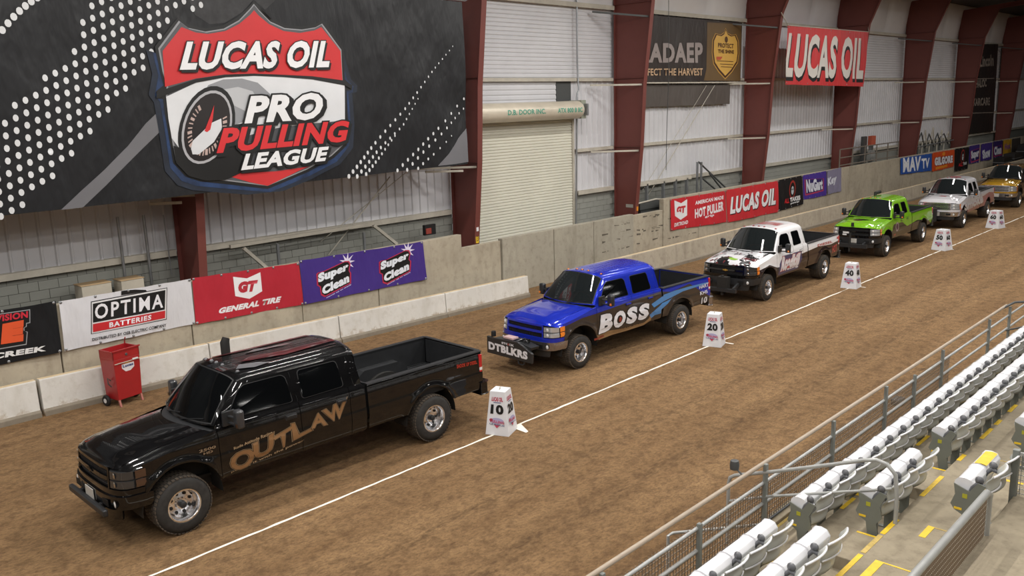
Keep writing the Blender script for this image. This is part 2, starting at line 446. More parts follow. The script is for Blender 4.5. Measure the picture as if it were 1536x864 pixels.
# concrete blocks above the height hidden by the arena wall
bm0 = MB(); bm0.box((0, 0, 0), (0.392, 0.05, 0.192), M_CMU); blk = bm0.build('block', wall, bevel=0.004)
nblk = 0; rest = MB(); first = True
for r in range(6):
    z = 1.50 + 0.2 * r
    x = 4.6 + (0.2 if r % 2 else 0)
    while x < 70:
        inside = not (DX0 - .2 < x < DX1 + .22)
        if inside and not any(abs(x - q) < .1 for q in XCOL):
            if nblk < 290 and x < 28.6:
                o = blk if first else blk.copy()
                if not first: COL.objects.link(o); o.parent = wall
                first = False; o.location = (x, YW - .004 - (nblk * 7 % 5) * .001, z); nblk += 1
            else: rest.box((x, YW - .013, z), (.392, .05, .192), M_CMU)
        x += 0.4
tag(rest.build('block_courses', wall), None, None, None, 'stuff')

# roller door
door = empty('door_1', (0, 0, 0)); tag(door, 'cream roll-up steel door between two red columns', None, None, 'structure')
b = hribs(DX0, DX1, 0.05, 5.3, M_DOOR, 0.095, YW - .06, 0.03); b.build('door_curtain', door)
for x in (DX0 - .06, DX1 + .04):
    b = MB(); b.span((x - .04, YW - .14, 0.02), (x + .05, YW, 5.3), M_GIRT); b.build('guide_rail', door)
b = MB(); b.lathe([(.0, 0), (.30, 0), (.30, 4.98), (.24, 5.1), (0, 5.1)], mat('dusty_drum_cover', 'cfc6b4', .4, .15, var=.12, vs=1.2), (18.98, 19.33, 5.5), 'X', 32); drum = b.build('roller_drum', door, smooth=40)
b = MB(); G = mat('faded_green_ink', '4d9a84', .6)
def drumf(a, z, l): 
    ang = (z - 5.5) / .30; return (a, 19.33 - (.30 + l) * cos(ang), 5.5 + (.30 + l) * sin(ang))
print_mesh(b, [(G, [T('D.B. DOOR INC.', [(20.2, 5.58), (22.0, 5.58), (22.0, 5.42), (20.2, 5.42)], .03), T('ATX 800 8 8C', [(22.6, 5.58), (23.9, 5.58), (23.9, 5.42), (22.6, 5.42)], .03)])], drumf, .1, .004)
b.build('lettering', drum)
for x in (18.86, 24.16):
    b = MB(); b.span((x - .12, 19.2, 5.2), (x + .14, 19.74, 5.82), mat('grey_green_bracket', '8f9385', .5)); b.span((x + .02, 19.05, 5.3), (x + .1, 19.25, 5.7), M_GALV); b.build('drum_bracket', door, bevel=.01)

# ---------------------------------------------------------------- arena concrete wall in front of the columns
aw = empty('wall_arena', (0, 0, 0)); tag(aw, 'low poured concrete wall along the arena side carrying the banners', None, None, 'structure')
jt = [-14, -11.5, -9, -6.5, -4, -1.5, 1, 3.45, 6.2, 9.0, 11.9, 14.3, 17.42, 19.12, 21.55, 23.65, 25.98, 27.9, 30.4, 33.2, 36, 39.4, 42.2, 45, 48, 51, 54, 57.5, 61, 64.5, 68, 72, 76, 80, 84, 87.9]
for i, (a, c) in enumerate(zip(jt, jt[1:])):
    m = (a + c) / 2; top = 2.1 if (m < 17.4 or m > 27.9) else (1.69 if m < 19.1 or m > 25.9 else 1.745)
    dy = 0.07 if 17.4 < m < 19.12 else (0.0, .012, .004)[i % 3]
    if abs(m - 26.9) < 1: dy = .03
    b = MB(); b.span((a + .012, 18.40 + dy, 0.0), (c - .012, 18.60 + dy * .2, top), M_CONC2 if 19 < m < 25 else M_CONC)
    pn = b.build('concrete_panel', aw, bevel=0.012)
    if 24 < m < 29:    # form marks: dark scuffed recess frames of the old board forms
        pass
# dark rub marks on three panels
MK = mat('dark_scuff', '5d564b', .9, var=.3, vs=9)
def marks(name, x0, x1, rows, y, seed):
    r = random.Random(seed); sh = []
    for z in rows:
        x = x0 + .1
        while x < x1 - .15:
            w_ = r.uniform(.08, .35); h = r.uniform(.012, .05)
            if r.random() < .65: sh.append(poly([(x, z + r.uniform(-.03, .03)), (x + w_, z + r.uniform(-.02, .02)), (x + w_, z + h), (x, z + h + r.uniform(-.01, .03))]))
            x += w_ + r.uniform(.03, .15)
    b = MB(); print_mesh(b, [(MK, sh)], lambda a, c, l: (a, y - l, c), 0, .003); return tag(b.build(name, aw), None, None, None, 'stuff')
marks('scuff_marks', 24.0, 25.9, (1.45, 1.2, .95, .6), 18.40, 1); marks('scuff_marks', 26.1, 27.8, (1.55, 1.5, 1.1, 1.05, .95, .65, .6), 18.43, 5)
marks('scuff_marks', 28.1, 30.2, (.55, 1.3), 18.404, 9)
# small steps where the wall drops
# ---------------------------------------------------------------- crash barriers
def barrier(x0, x1, yf0, yf1, h0, h1, m, top, label, grp):
    b = MB()
    def ring(x, y, h): return [(x, y - .02, 0), (x, y - .02, .10), (x, y + .035, .14), (x, y + .07, h - .015), (x, y + .085, h), (x, y + .215, h), (x, y + .24, 0)]
    A, B = ring(x0, yf0, h0), ring(x1, yf1, h1); n = len(A)
    fs = [(i, n + i, n + (i + 1) % n, (i + 1) % n) for i in range(n)]
    b.add(A + B, [f for k, f in enumerate(fs) if k != 4] + [tuple(range(n)), tuple(range(2 * n - 1, n - 1, -1))], m)
    b.add([A[4], A[5], B[5], B[4]], [(0, 3, 2, 1)], top)
    b.add([(p[0], p[1] - .003, p[2]) for p in (A[0], A[1], A[2], B[0], B[1], B[2])], [(0, 3, 4, 1), (1, 4, 5, 2)], M_FOOT)
    o = b.build('concrete_barrier', bevel=.008); return tag(o, label, 'barrier', grp)
def ynear(x): return min(18.14, 18.14 - 0.040 * (x - 5))
def hnear(x): return interp(x, [(5, .74), (19.4, .645)])
xs = [-4.9, -1.4, 2.15, 5.64, 9.17, 12.6, 16.1, 19.4]
labs = ['white concrete crash barrier far to the left beyond the frame edge', 'white concrete crash barrier left of the cart, outside the frame', 'white concrete barrier at the left edge of the photo, under the orange E banner',
        'white concrete barrier block behind the red tool cart', 'white concrete barrier block behind the black truck cab', 'white concrete barrier block behind the black truck bed', 'rightmost white painted barrier block, ending beside the blue truck']
for i, (a, c) in enumerate(zip(xs, xs[1:])):
    g = .05 if i == 2 else .015
    barrier(a + .015, c - g, ynear(a), ynear(c), hnear(a), hnear(c), M_BARR, M_BARTOP, labs[i], 'white barrier blocks along the arena wall')
x = 21.0; k = 0
ords = ['first', 'second', 'third', 'fourth', 'fifth', 'sixth', 'seventh', 'eighth', 'ninth', 'tenth', 'eleventh', 'twelfth', 'thirteenth', 'fourteenth', 'fifteenth', 'sixteenth', 'seventeenth', 'eighteenth', 'nineteenth', 'twentieth']
tens = []
ords += ['twenty-' + q for q in ords[:9]] + ['thirtieth'] + ['thirty-' + q for q in ords[:9]]
while x < 72:
    c = x + (6.9 if k == 0 else 7.2)
    if k == 0: c = 28.35
    barrier(x + .012, c - .012, 16.72, 16.70, .75, .75, M_BARRF, M_BARTOP, 'unpainted tan-grey barrier, %s from the blue truck towards the far end' % ords[k], 'unpainted far barriers')
    x = c; k += 1

# ---------------------------------------------------------------- red steel columns
FR = [(0.0, 18.88), (2.2, 18.68), (4.1, 18.48), (6.3, 18.36), (9.15, 18.02), (10.85, 17.3), (11.0, 16.2)]
def yfront(z): return interp(z, FR)
where = ['', '', 'below the big black shield banner', 'at the left edge of the roll-up door', 'right of the roll-up door', 'left of the hanging red banner', 'behind the hanging red banner', 'above the green truck, left of the far blue wall banner', 'above the far orange and black wall banners', 'farthest, dark, at the right edge of the photo']
for i, X in enumerate(XCOL_ALL):
    if X < 5: continue
    c = empty('steel_column', (X, 19.4, 0))
    def L(p): return (p[0], p[1] - 19.4, p[2])
    wb = MB(); yrear = YW - .16
    poly_ = [(yrear, 0), (yrear, roofz(yrear) - .3)] + [(17.0, roofz(17) - .25), (8.0, roofz(8) - .2), (8.0, roofz(8) - .8), (16.0, 11.0 - .05)] + [(y, z) for z, y in reversed(FR[:6])]
    wb.prism(poly_, -.006, .006, M_RED, lambda a, q, y: (y, a - 19.4, q)); wb.build('web', c)
    fb = MB(); Pf = [(y, z) for z, y in FR] + [(8.0, roofz(8) - .8)]
    for (a, q), (d, e) in zip(Pf, Pf[1:]): fb.bar((0, a - 19.4, q), (0, d - 19.4, e), .20 if abs(a - d) < 99 else .2, .016, M_RED, up=(0, 1, 0) if abs(e - q) > abs(a - d) else (0, 0, 1))
    fb.build('inner_flange', c)
    rb = MB(); rb.box((0, yrear - 19.4, 5.4), (.20, .016, 10.8), M_RED); rb.build('outer_flange', c)
    for z in (4.11, 6.54, 9.1):
        s = MB(); s.span((-.09, yfront(z) - 19.4, z - .006), (.09, yrear - 19.4, z + .006), M_RED); s.build('stiffener', c)
    for z in ((3.98, 6.3, 8.6) if X > 20 else (3.98,)):
        s = MB(); s.bar((-.02, yfront(z) + .12 - 19.4, z), (-1.55 if z < 8 else -1.4, YW - .2 - 19.4, z + (.02 if z < 8 else .2)), .05, .06, M_GIRT if z < 8 else M_DGREY); s.build('flange_brace', c)
    if 20 < X < 50:
        s = MB(); s.box((-.012, 19.02 - 19.4, 1.95), (.006, .32, .12), mat('grey_tag', 'a9a49b', .6)); s.build('name_plate', c)
        if X < 30:
            s = MB(); s.box((.03, yfront(1.9) - .012 - 19.4, 1.86), (.1, .006, .16), mat('orange_tag', 'd98a26', .5)); s.build('column_sign', c)
            s = MB(); s.box((.03, yfront(1.9) - .012 - 19.4, 2.1), (.09, .006, .12), mat('white_tag', 'd8d8dc', .5)); s.build('column_sign', c)
    if abs(X - 18.35) < .01:
        s = MB(); s.box((0, yfront(1.8) - .014 - 19.4, 1.82), (.12, .006, .24), M_YEL)
        print_mesh(s, [(M_BLACK, [T('13', [(-.04, 1.92), (.04, 1.92), (.04, 1.75), (-.04, 1.75)], .03)])], lambda a, q, l: (a, yfront(1.8) - .018 - 19.4 - l, q)); s.build('column_sign', c)
        s = MB(); s.box((.0, yfront(2.1) - .014 - 19.4, 2.12), (.09, .006, .12), mat('white_tag', 'd8d8dc', .5)); s.build('column_sign', c)
    tag(c, 'tapered dark red steel column ' + where[i], 'column', 'red steel columns of the back wall')
# bent white tags lying on the wall below the first column
# ---------------------------------------------------------------- conduits, ropes, pipes
def pipe(name, pts, r, m, label, cat, grp=None, n=8):
    b = MB(); b.tube(pts, r, m, n); o = b.build(name, smooth=50); return tag(o, label, cat, grp)
pipe('conduit', [(24.518,9.160),(24.551,7.178),(24.575,4.677),(24.605,2.326),(24.472,1.382)] and [(a, 19.62, z) for a, z in [(24.387,9.360),(24.373,6.949),(24.431,6.164),(24.355,6.052),(24.280,4.231),(24.182,1.303)]], .03, M_GALV, 'vertical grey conduit right of the roll-up door drum', 'pipe')
for i, (q, lab) in enumerate((([(8.117,3.583),(8.131,1.845)], 'left'), ([(8.700,3.563),(8.716,1.976)], 'middle'), ([(9.162,3.512),(9.209,2.099)], 'thin right'))):
    pipe('conduit', [(a, 19.55, z) for a, z in q], .035 if i < 2 else .015, M_GALV, lab + ' vertical conduit above the white battery banner', 'pipe', 'conduits above the white battery banner')
for q, r, lab in (([[(15.465,3.902)][0], [(13.686,1.915)][0]], .018, 'pale diagonal bracing rod above the left purple logo'), ([[(16.221,3.967)][0], [(13.463,2.310)][0]], .012, 'thinner grey diagonal bracing rod left of the door column')):
    pipe('bracing_rod', [(a, (19.1 if r > .015 else 19.28) if z > 3 else 19.70, z) for a, z in q], r, M_ROPE, lab, 'rod')
for q, r, lab in (([[(33.183,6.267)][0], [(28.587,1.929)][0]], .016, 'pale pipe brace falling left from under the brown harvest banner'), ([[(32.632,6.271)][0], [(28.271,2.219)][0]], .010, 'thin rod parallel to the pale brace under the brown harvest banner')):
    pipe('bracing_rod', [(a, (19.42 if r > .015 else 19.47) if z > 3 else 19.70, z) for a, z in q], r, M_ROPE, lab, 'rod')
pipe('hanging_cable', [(a, 19.35, z) for a, z in [(29.585,9.434),(29.629,6.485),(29.520,4.461),(29.493,3.043)]], .012, M_DGREY, 'thin cable hanging in front of the brown harvest banner', 'cable')
# bracket and diagonal struts behind the wall left of the door
b = MB()
for q in ([(10.602,2.603),(14.949,2.655)], [(10.951,2.522),(11.540,1.935)], [(14.945,2.600),(15.731,1.973)]):
    (a, z), (c, d) = q; b.bar((a, 19.3, z), (c, 19.3, d), .08, .08 , M_GIRT)
b.bar((14.6, 19.3, 0), (14.6, 19.3, 2.45), .06, .06, M_GALV); b.bar((11.9, 19.3, 0), (11.9, 19.3, 2.5), .06, .06, M_GALV)
tag(b.build('steel_frame'), 'grey steel frame with diagonal struts behind the red and purple banners', 'frame')
b = MB(); q = [(16.694,2.320),(17.032,1.924)]; b.box((q[0][0] + .2, 19.2, 2.25), (.42, .1, .3), M_BLACK); b.box((q[0][0] + .12, 19.14, 2.22), (.2, .02, .16), mat('faded_red_print', '8c3a30', .5)); tag(b.build('small_sign'), 'small dark sign left of the door column base', 'sign')
# boxes standing behind the wall
for (px, lab, w_) in (([(6.964,2.425),(7.307,1.860)], 'left tan electrical cabinet above the white battery banner', .62), ([(7.733,2.327),(8.037,1.949)], 'right smaller cabinet above the white battery banner', .5)):
    a, z = px[0]; b = MB(); b.box((a + .32, 19.2, 2.02 if w_ > .6 else 2.0), (w_, .4, .5), mat('tan_cabinet', 'b3ab9c', .6, var=.1)); b.box((a + .32, 19.2, 2.28 if w_ > .6 else 2.26), (w_ + .03, .42, .02), mat('tan_lid', 'a98f6c', .7)); b.box((a + .32, 19.2, .88), (w_ * .8, .3, 1.76), M_DGREY)
    tag(b.build('cabinet', bevel=.01), lab, 'cabinet', 'cabinets behind the arena wall')
# stair and stud wall behind the wall right of column
b = MB(); ym = 19.25
def Q(q): return [(a, ym, z) for a, z in q]
b2 = [(31.637,3.213),(31.681,1.653),(31.947,3.192),(31.995,1.622)]
b.bar((b2[0][0], ym, 0), (b2[0][0], ym, b2[0][1]), .07, .07, M_GALV); b.bar((b2[2][0], ym, 0), (b2[2][0], ym, b2[2][1]), .07, .07, M_GALV)
for q in ([(31.740,3.206),(34.169,1.841)], [(32.072,2.499),(33.499,1.759)], [(32.595,2.679),(33.833,1.785)]): b.tube(Q(q), .035, M_DGREY)
b.build('handrail'); bpy.data.objects['handrail'].name = 'stair_rail'
tag(bpy.data.objects['stair_rail'], 'dark sloping stair handrail with twin grey posts behind the red tyre banner', 'rail')
b = MB()
for px in (995, 1013, 1030, 970): 
    q = [(28.168,2.963),(29.308,2.875),(30.164,2.808),(31.001,2.743)]
for a, z in q: b.span((a - .05, 19.3, 0), (a + .05, 19.4, 2.62), M_GALV)
b.span((q[0][0] - .6, 19.3, 2.55), (q[-1][0] + .3, 19.42, 2.68), M_GIRT)
tag(b.build('stud_frame'), 'grey metal stud frame behind the wall, left of the stair handrail', 'frame')
b = MB(); q = [(27.735,1.917),(28.866,1.542)]; b.box((27.9, 19.1, 1.85), (1.6, .4, .22), M_DGREY); b.tube([(26.9, 18.9, 2.0), (28.2, 18.95, 2.05), (28.9, 18.9, 1.95)], .03, M_GIRT); b.span((27.2, 18.95, 0), (28.6, 19.2, 1.75), M_DGREY)
tag(b.build('equipment_rack'), 'dark low equipment rack behind the dip in the wall', 'rack')
# electrical posts farther along
q = [(48.611,3.444),(48.922,1.134),(49.731,3.392),(50.064,1.042)]
b = MB(); b.span((q[0][0], 19.2, 0), (q[0][0] + .5, 19.35, q[0][1]), M_DGREY); b.span((q[2][0], 19.2, 0), (q[2][0] + .3, 19.35, q[2][1] - .4), M_GALV); b.box((q[0][0] + .9, 19.1, 3.2), (.6, .2, .5), mat('orange_box', 'b0543c', .6)); b.box((q[0][0] + .9, 19.1, 2.4), (.5, .2, .5), M_GREY)
tag(b.build('electrical_post'), 'grey electrical post with small orange box behind the railing', 'post')
M_WRAIL = mat('dusty_wall_rail', '766e64', .5, .2)
# pipe railing on the wall between banners
rl = empty('wall_railing', (43.9, 18.5, 2.1)); tag(rl, 'grey pipe railing on the wall between the purple and blue banners', 'railing')
for z in (.12, .5, .92):
    b = MB(); b.tube([(0, 0, z), (8.0, 0, z)], .03, M_WRAIL); b.build('rail', rl)
for k in range(6):
    b = MB(); b.tube([(k * 1.6, 0, 0), (k * 1.6, 0, .92)], .035, M_WRAIL); b.build('post', rl)
b = MB(); rp_ = random.Random(8)
for k in range(9):
    x = 55.9 + k * .8; pts = [(x, 19.0 + .04 * k, 0.0), (x + rp_.uniform(-.2, .2), 19.0 + .04 * k, 2.3 + rp_.uniform(0, .5)), (x + rp_.uniform(.3, .9), 19.0 + .04 * k, 2.9 + rp_.uniform(0, .6)), (x + rp_.uniform(.8, 1.6), 19.0 + .04 * k, 2.3)]
    b.tube(pts, .04, M_DGREY if k % 2 else M_GIRT, 6)
b.tube([(55.9, 18.97, 2.45), (64.2, 19.3, 2.5)], .04, M_GALV, 6)
tag(b.build('pipe_rack', smooth=50), 'tangle of bent grey pipes standing behind the wall above the far orange banner', 'pipes')

# ================================================================ banners
def P_(h, r=.5): return mat('print_' + h, h, r, var=.05, vs=1.5)
WHT, BLK, RDP = P_('dcdcdc'), P_('101112'), P_('c1272d')
def banner(name, quad, y, base, layers, label, group=None, amp=.012, seed=0, step=.25, gromm=True, folds=None, clipq=False):
    tl, tr, br, bl = quad; r = random.Random(seed); ph = [r.uniform(0, 6) for _ in range(6)]
    x0, x1 = min(tl[0], bl[0]), max(tr[0], br[0]); z1 = max(tl[1], tr[1]); z0 = min(bl[1], br[1]); H_ = z1 - z0
    def d(a, c):
        u = (a - x0) / (x1 - x0); v = (z1 - c) / H_
        e = amp * (sin(a * 1.9 + c * 1.3 + ph[0]) + .7 * sin(a * 3.7 - c * 1.1 + ph[1]) + .5 * sin(c * 4 + a + ph[2])) * (.25 + v * .75)
        if folds: e += folds(a, c)
        return e
    def fn(a, c, l): return (a, y - 0.02 - d(a, c) - l, c)
    b = MB(); nu = max(8, int((x1 - x0) / step)); nv = max(5, int(H_ / step))
    def f(u, v):
        p = [(bl[i] * (1 - u) + br[i] * u) * (1 - v) + (tl[i] * (1 - u) + tr[i] * u) * v for i in (0, 1)]
        sag = .02 * sin(pi * u * 4) ** 2 * (v - .5)
        return fn(p[0], p[1] - sag, 0)
    b.grid(f, nu, nv, base); print_mesh(b, layers, fn, step, .0035, (x0 + .01, z0 + .01, x1 - .01, z1 - .01))
    if gromm:
        for k in range(5):
            u = k / 4
            for v in (.03, .97):
                p = f(.012 + u * .976, v); b.lathe([(.0, -.012), (.025, -.012), (.03, -.004), (.03, 0)], M_GALV, p, 'Y', 8)
    o = b.build(name, smooth=180); tag(o, label, 'banner', group); return o
def C(name, h): return m_cloth(name, h)

# ---- the big black league banner
c2 = 'W17.95{300,0,2.7}'
RED, SIL, GLOW, DKR = P_('c32b2e'), P_('8f9094'), mat('print_blue_glow', '1c3358', .6, var=.6, vs=2.5), P_('5a5d61')
dots = []
a_, b_, p0 = (.1935, .0881), (-.0135, -.2272), (5.63, 5.694)
band = [(5.381,6.223),(5.643,5.757),(5.857,6.106),(6.079,6.192),(6.423,6.517),(6.766,6.777),(7.047,7.215),(7.274,7.746),(7.716,8.113),(7.942,8.404),(10.275,8.585),(9.826,8.104),(9.850,7.805),(9.091,7.865),(8.765,7.315),(8.506,6.871),(8.293,6.578),(7.892,6.168),(7.621,5.956),(7.233,5.538),(6.833,5.153),(6.461,4.917),(6.309,4.609),(5.917,4.308),(5.728,4.187),(5.536,4.023),(5.069,3.939)]
def inside(p, poly):
    r = False
    for (x0, y0), (x1, y1) in zip(poly, poly[1:] + poly[:1]):
        if (y0 > p[1]) != (y1 > p[1]) and p[0] < (x1 - x0) * (p[1] - y0) / (y1 - y0) + x0: r = not r
    return r
for i in range(-14, 40):
    for j in range(-22, 26):
        p = (p0[0] + i * a_[0] + j * b_[0], p0[1] + i * a_[1] + j * b_[1])
        if inside(p, band) and not (p[0] > 8.95 and p[1] < 7.82): dots.append(disc(p[0], p[1], .050, .065, 10))
for k in range(9):
    q = [(5.808,7.341),(6.479,7.936)]; t = k / 6; dots.append(disc(q[0][0] + (q[1][0] - q[0][0]) * t, q[0][1] + (q[1][1] - q[0][1]) * t + .05 * sin(t * 3), .06, .07, 10))
# two dotted strips at the lower right
q = [(13.214,4.130),(14.038,4.836),(15.156,5.727),(16.069,6.603),(16.881,7.332),(13.455,4.111),(14.186,4.704),(15.042,5.289),(15.595,5.971),(13.735,4.145),(14.255,4.562),(14.777,5.048)]
def along(pts, n, r0, r1):
    for k in range(n):
        t = k / (n - 1) * (len(pts) - 1); i = min(int(t), len(pts) - 2); f = t - i
        dots.append(disc(pts[i][0] * (1 - f) + pts[i + 1][0] * f, pts[i][1] * (1 - f) + pts[i + 1][1] * f, (r0 + (r1 - r0) * k / n) * .72, r0 + (r1 - r0) * k / n, 8))
along(q[:5], 27, .06, .02); along(q[5:9], 17, .06, .02); along(q[9:], 10, .055, .03)
q = [(14.796,4.159),(15.551,4.657),(16.245,5.178),(17.286,5.943),(15.131,4.147),(15.858,4.672),(16.611,5.230),(17.271,5.676),(15.518,4.158),(16.068,4.496),(16.687,4.961)]
along(q[:4], 13, .055, .04); along(q[4:8], 12, .055, .03); along(q[8:], 7, .05, .02)
outer = [(9.181,7.723),(9.382,7.584),(9.764,7.524),(10.172,7.601),(10.543,7.787),(10.837,8.020),(10.972,8.152),(11.100,8.024),(11.372,7.800),(11.711,7.670),(12.171,7.656),(12.550,7.727),(12.788,7.838),(13.318,7.197),(13.302,6.466),(13.497,6.318),(13.473,6.212),(13.324,6.196),(13.299,5.534),(13.363,5.413),(13.201,4.881),(12.810,4.605),(12.075,4.331),(10.910,4.024),(9.877,4.225),(9.305,4.327),(8.982,4.459),(8.741,4.762),(8.702,5.276),(8.673,5.682),(8.665,6.073),(8.541,6.095),(8.536,6.234),(8.708,6.356),(8.660,6.628),(8.607,7.116)]
bevel = [(9.185,7.654),(9.375,7.519),(9.757,7.458),(10.194,7.536),(10.567,7.726),(10.864,7.985),(10.965,8.089),(11.081,7.960),(11.346,7.730),(11.705,7.605),(12.165,7.590),(12.544,7.655),(12.739,7.746),(13.250,7.161),(13.229,6.390),(13.270,6.349),(13.203,5.537),(13.282,5.416),(13.129,4.915),(12.742,4.657),(12.046,4.392),(10.916,4.091),(9.943,4.285),(9.369,4.391),(9.032,4.507),(8.801,4.810),(8.756,5.274),(8.726,5.680),(8.730,6.132),(8.771,6.356),(8.712,6.628),(8.676,7.089)]
redtop = [(9.224,7.528),(9.530,7.430),(9.808,7.410),(10.218,7.485),(10.558,7.643),(10.851,7.854),(10.952,7.953),(11.046,7.853),(11.296,7.674),(11.666,7.539),(12.091,7.510),(12.503,7.581),(12.704,7.666),(13.218,7.126),(13.220,6.448),(12.342,6.540),(11.542,6.572),(10.817,6.597),(10.093,6.573),(9.428,6.490),(8.730,6.321),(8.759,7.037)]
blackarc = [(8.535,6.224),(9.427,6.480),(10.093,6.568),(10.817,6.597),(11.542,6.572),(12.342,6.540),(13.241,6.443),(13.498,6.330),(13.475,6.230),(13.268,6.326),(12.335,6.467),(11.538,6.523),(10.812,6.549),(10.117,6.516),(9.418,6.403),(8.519,6.085)]
white = [(8.729,6.122),(9.418,6.403),(10.117,6.516),(10.812,6.549),(11.538,6.523),(12.335,6.467),(13.268,6.326),(13.199,5.490),(12.245,5.453),(11.234,5.378),(10.278,5.201),(9.269,5.041),(8.932,5.008),(8.756,5.274),(8.726,5.680)]
glow = [(13.236,7.086),(13.406,6.477),(13.580,6.330),(13.546,6.182),(13.409,6.154),(13.408,5.411),(13.320,4.875),(12.918,4.508),(12.135,4.227),(10.965,3.934),(9.807,4.123),(9.181,4.232),(8.861,4.364),(8.633,4.667),(8.606,5.230),(8.578,5.685),(8.555,6.035),(8.468,6.185),(8.586,6.579),(8.516,7.042),(8.778,6.974),(9.272,7.083),(12.604,7.158)]
turb = [(9.494,6.070),(9.694,6.351),(10.053,6.469),(10.501,6.490),(10.890,6.398),(11.180,6.152),(11.244,5.821),(10.626,5.620),(10.186,5.473),(9.769,5.437)]
turb2 = [(9.721,6.066),(9.971,6.245),(10.392,6.310),(10.747,6.211),(10.907,5.938),(10.520,5.785),(10.176,5.953),(9.888,6.011)]
shadow = [(8.771,5.120),(8.938,5.059),(9.540,5.446),(10.432,5.518),(10.416,4.758),(10.261,4.440),(9.887,4.317),(9.420,4.334),(9.039,4.470),(8.795,4.758)]
redbot = [(9.943,4.399),(10.261,4.440),(11.141,4.407),(12.086,4.453),(11.804,4.380),(10.917,4.097),(10.485,4.212)]
bar1 = [(6.391,4.023),(6.827,4.365),(7.300,4.714),(7.848,5.169),(8.255,5.596),(8.646,5.909),(8.637,5.507),(8.260,5.197),(7.807,4.826),(7.312,4.419),(6.808,4.027)]
bar2 = [(16.183,4.176),(16.568,4.499),(16.962,4.881),(17.356,5.134),(17.402,4.208)]
smoke = [(9.404,8.274),(11.654,8.427),(11.503,8.179),(11.245,7.979),(10.975,8.184),(10.674,7.897),(10.236,7.660),(9.887,7.615),(9.570,7.791)]
g = [(9.571,5.471),(9.647,6.171),(10.094,5.450),(8.927,5.060)]
gc = g[0]
def gd(sx, sy, n=28): return disc(gc[0], gc[1], sx, sy, n, radians(-29))
face = []
for k in range(26):
    a = radians(-210 + k * 250 / 25); rx, ry = .45, .70; w_ = .014 if k % 3 else .03
    pts = []
    for rr, s in ((.72, -1), (.92, -1), (.92, 1), (.72, 1)):
        x, y = rx * rr * cos(a) - s * w_ * sin(a), ry * rr * sin(a) + s * w_ * cos(a); t = radians(-29)
        pts.append((gc[0] + x * cos(t) - y * sin(t), gc[1] + x * sin(t) + y * cos(t)))
    face.append(poly(pts))
halfw = [(9.147,5.047),(9.203,5.200),(9.667,5.556),(9.908,5.643),(9.903,5.431),(9.681,5.150),(9.311,4.907),(9.172,4.916)]
needle = [(9.489,5.395),(9.659,5.703),(9.776,5.935),(9.711,5.649),(9.623,5.416),(9.543,5.367)]
qL = [(9.301,7.243),(13.001,7.367),(12.806,6.741),(9.062,6.655)]
qP = [(10.676,6.115),(12.658,6.174),(12.447,5.538),(10.443,5.507)]
qU = [(9.933,5.441),(13.325,5.492),(13.135,4.980),(9.701,4.900)]
qE = [(10.414,4.857),(12.661,4.898),(12.517,4.553),(10.255,4.495)]
def off(q, dx, dz): return [(a + dx, c + dz) for a, c in q]
layers = [(mat('print_smoke', '2c2c2e', .6, var=.5, vs=4), [poly(smoke)]), (P_('6a6a6e'), [poly(bar1), poly(bar2)]), (P_('d0d2d4'), dots), (mat('print_blue_dim', '17202f', .6, var=.4, vs=3), [poly([((x - 11.07) * 1.035 + 11.07, (z - 6.1) * 1.03 + 6.08) for x, z in glow])]), (GLOW, [poly([((x - 11.07) * .985 + 11.07, (z - 6.1) * .985 + 6.08) for x, z in glow])]), (BLK, [poly(outer)]), (SIL, [poly(bevel)]),
          (mat('print_gunmetal', '505155', .5), [poly([((x - 11.07) * .985 + 11.07, (z - 6) * .985 + 6) for x, z in bevel])]), (RED, [poly(redtop), poly(redbot)]), (P_('d3d5d8'), [poly(white)]),
          (P_('8d8f93'), [poly(turb)]), (P_('b5b7ba'), [poly(turb2)]), (BLK, [poly(blackarc), poly(shadow), gd(.60, .93), ]), (P_('aaaaae'), [gd(.53, .83)]), (P_('1b1516'), [gd(.48, .77)]), (P_('b9a29b'), face), (P_('cfd1d4'), [poly(halfw)]), (RED, [poly(needle)]),
          (BLK, [T('LUCAS OIL', qL, .045, .03), T('LUCAS OIL', off(qL, .04, -.05), .045, .012)]), (P_('e2e3e5'), [T('LUCAS OIL', qL, .045)]),
          (BLK, [T('PRO', qP, .045, .05), T('PRO', off(qP, .07, -.05), .045, .05), T('PULLING', qU, .045, .05), T('PULLING', off(qU, .05, -.06), .045, .04), T('LEAGUE', qE, .045, .05), T('LEAGUE', off(qE, .04, -.05), .045, .05)]),
          (P_('e2e3e5'), [T('PRO', qP, .045), T('LEAGUE', qE, .045)]), (P_('cb2b30'), [T('PULLING', qU, .045)])]
tl = (4.2, 8.75)
def bigfold(a, c): return .05 * exp(-((a - 16.65) / .5) ** 2) * (1 + .3 * sin(c * 2)) + .03 * sin((a + c * .6) * 3.0) * max(0, min(1, (a - 15) / 2)) + .03 * max(0, (4.8 - c)) * sin(a * 2.4)
bb = [(17.304,4.170),(17.412,8.494)]
banner('league_banner', [(-2.2, 8.51), (17.38, 8.51), (17.34, 4.15), (-2.2, 3.93)], 17.97, C('black_banner_cloth', '1b1c1f'), layers, 'huge black banner with red and silver shield reading LUCAS OIL PRO PULLING LEAGUE', None, .012, 4, .3, False, bigfold)
b = MB(); b.tube([(-2.2, 17.97, 8.55), (17.5, 17.97, 8.55), (18.3, 18.0, 8.9)], .02, M_GALV, 6); tag(b.build('banner_cable'), 'thin steel cable holding up the huge black banner', 'cable')
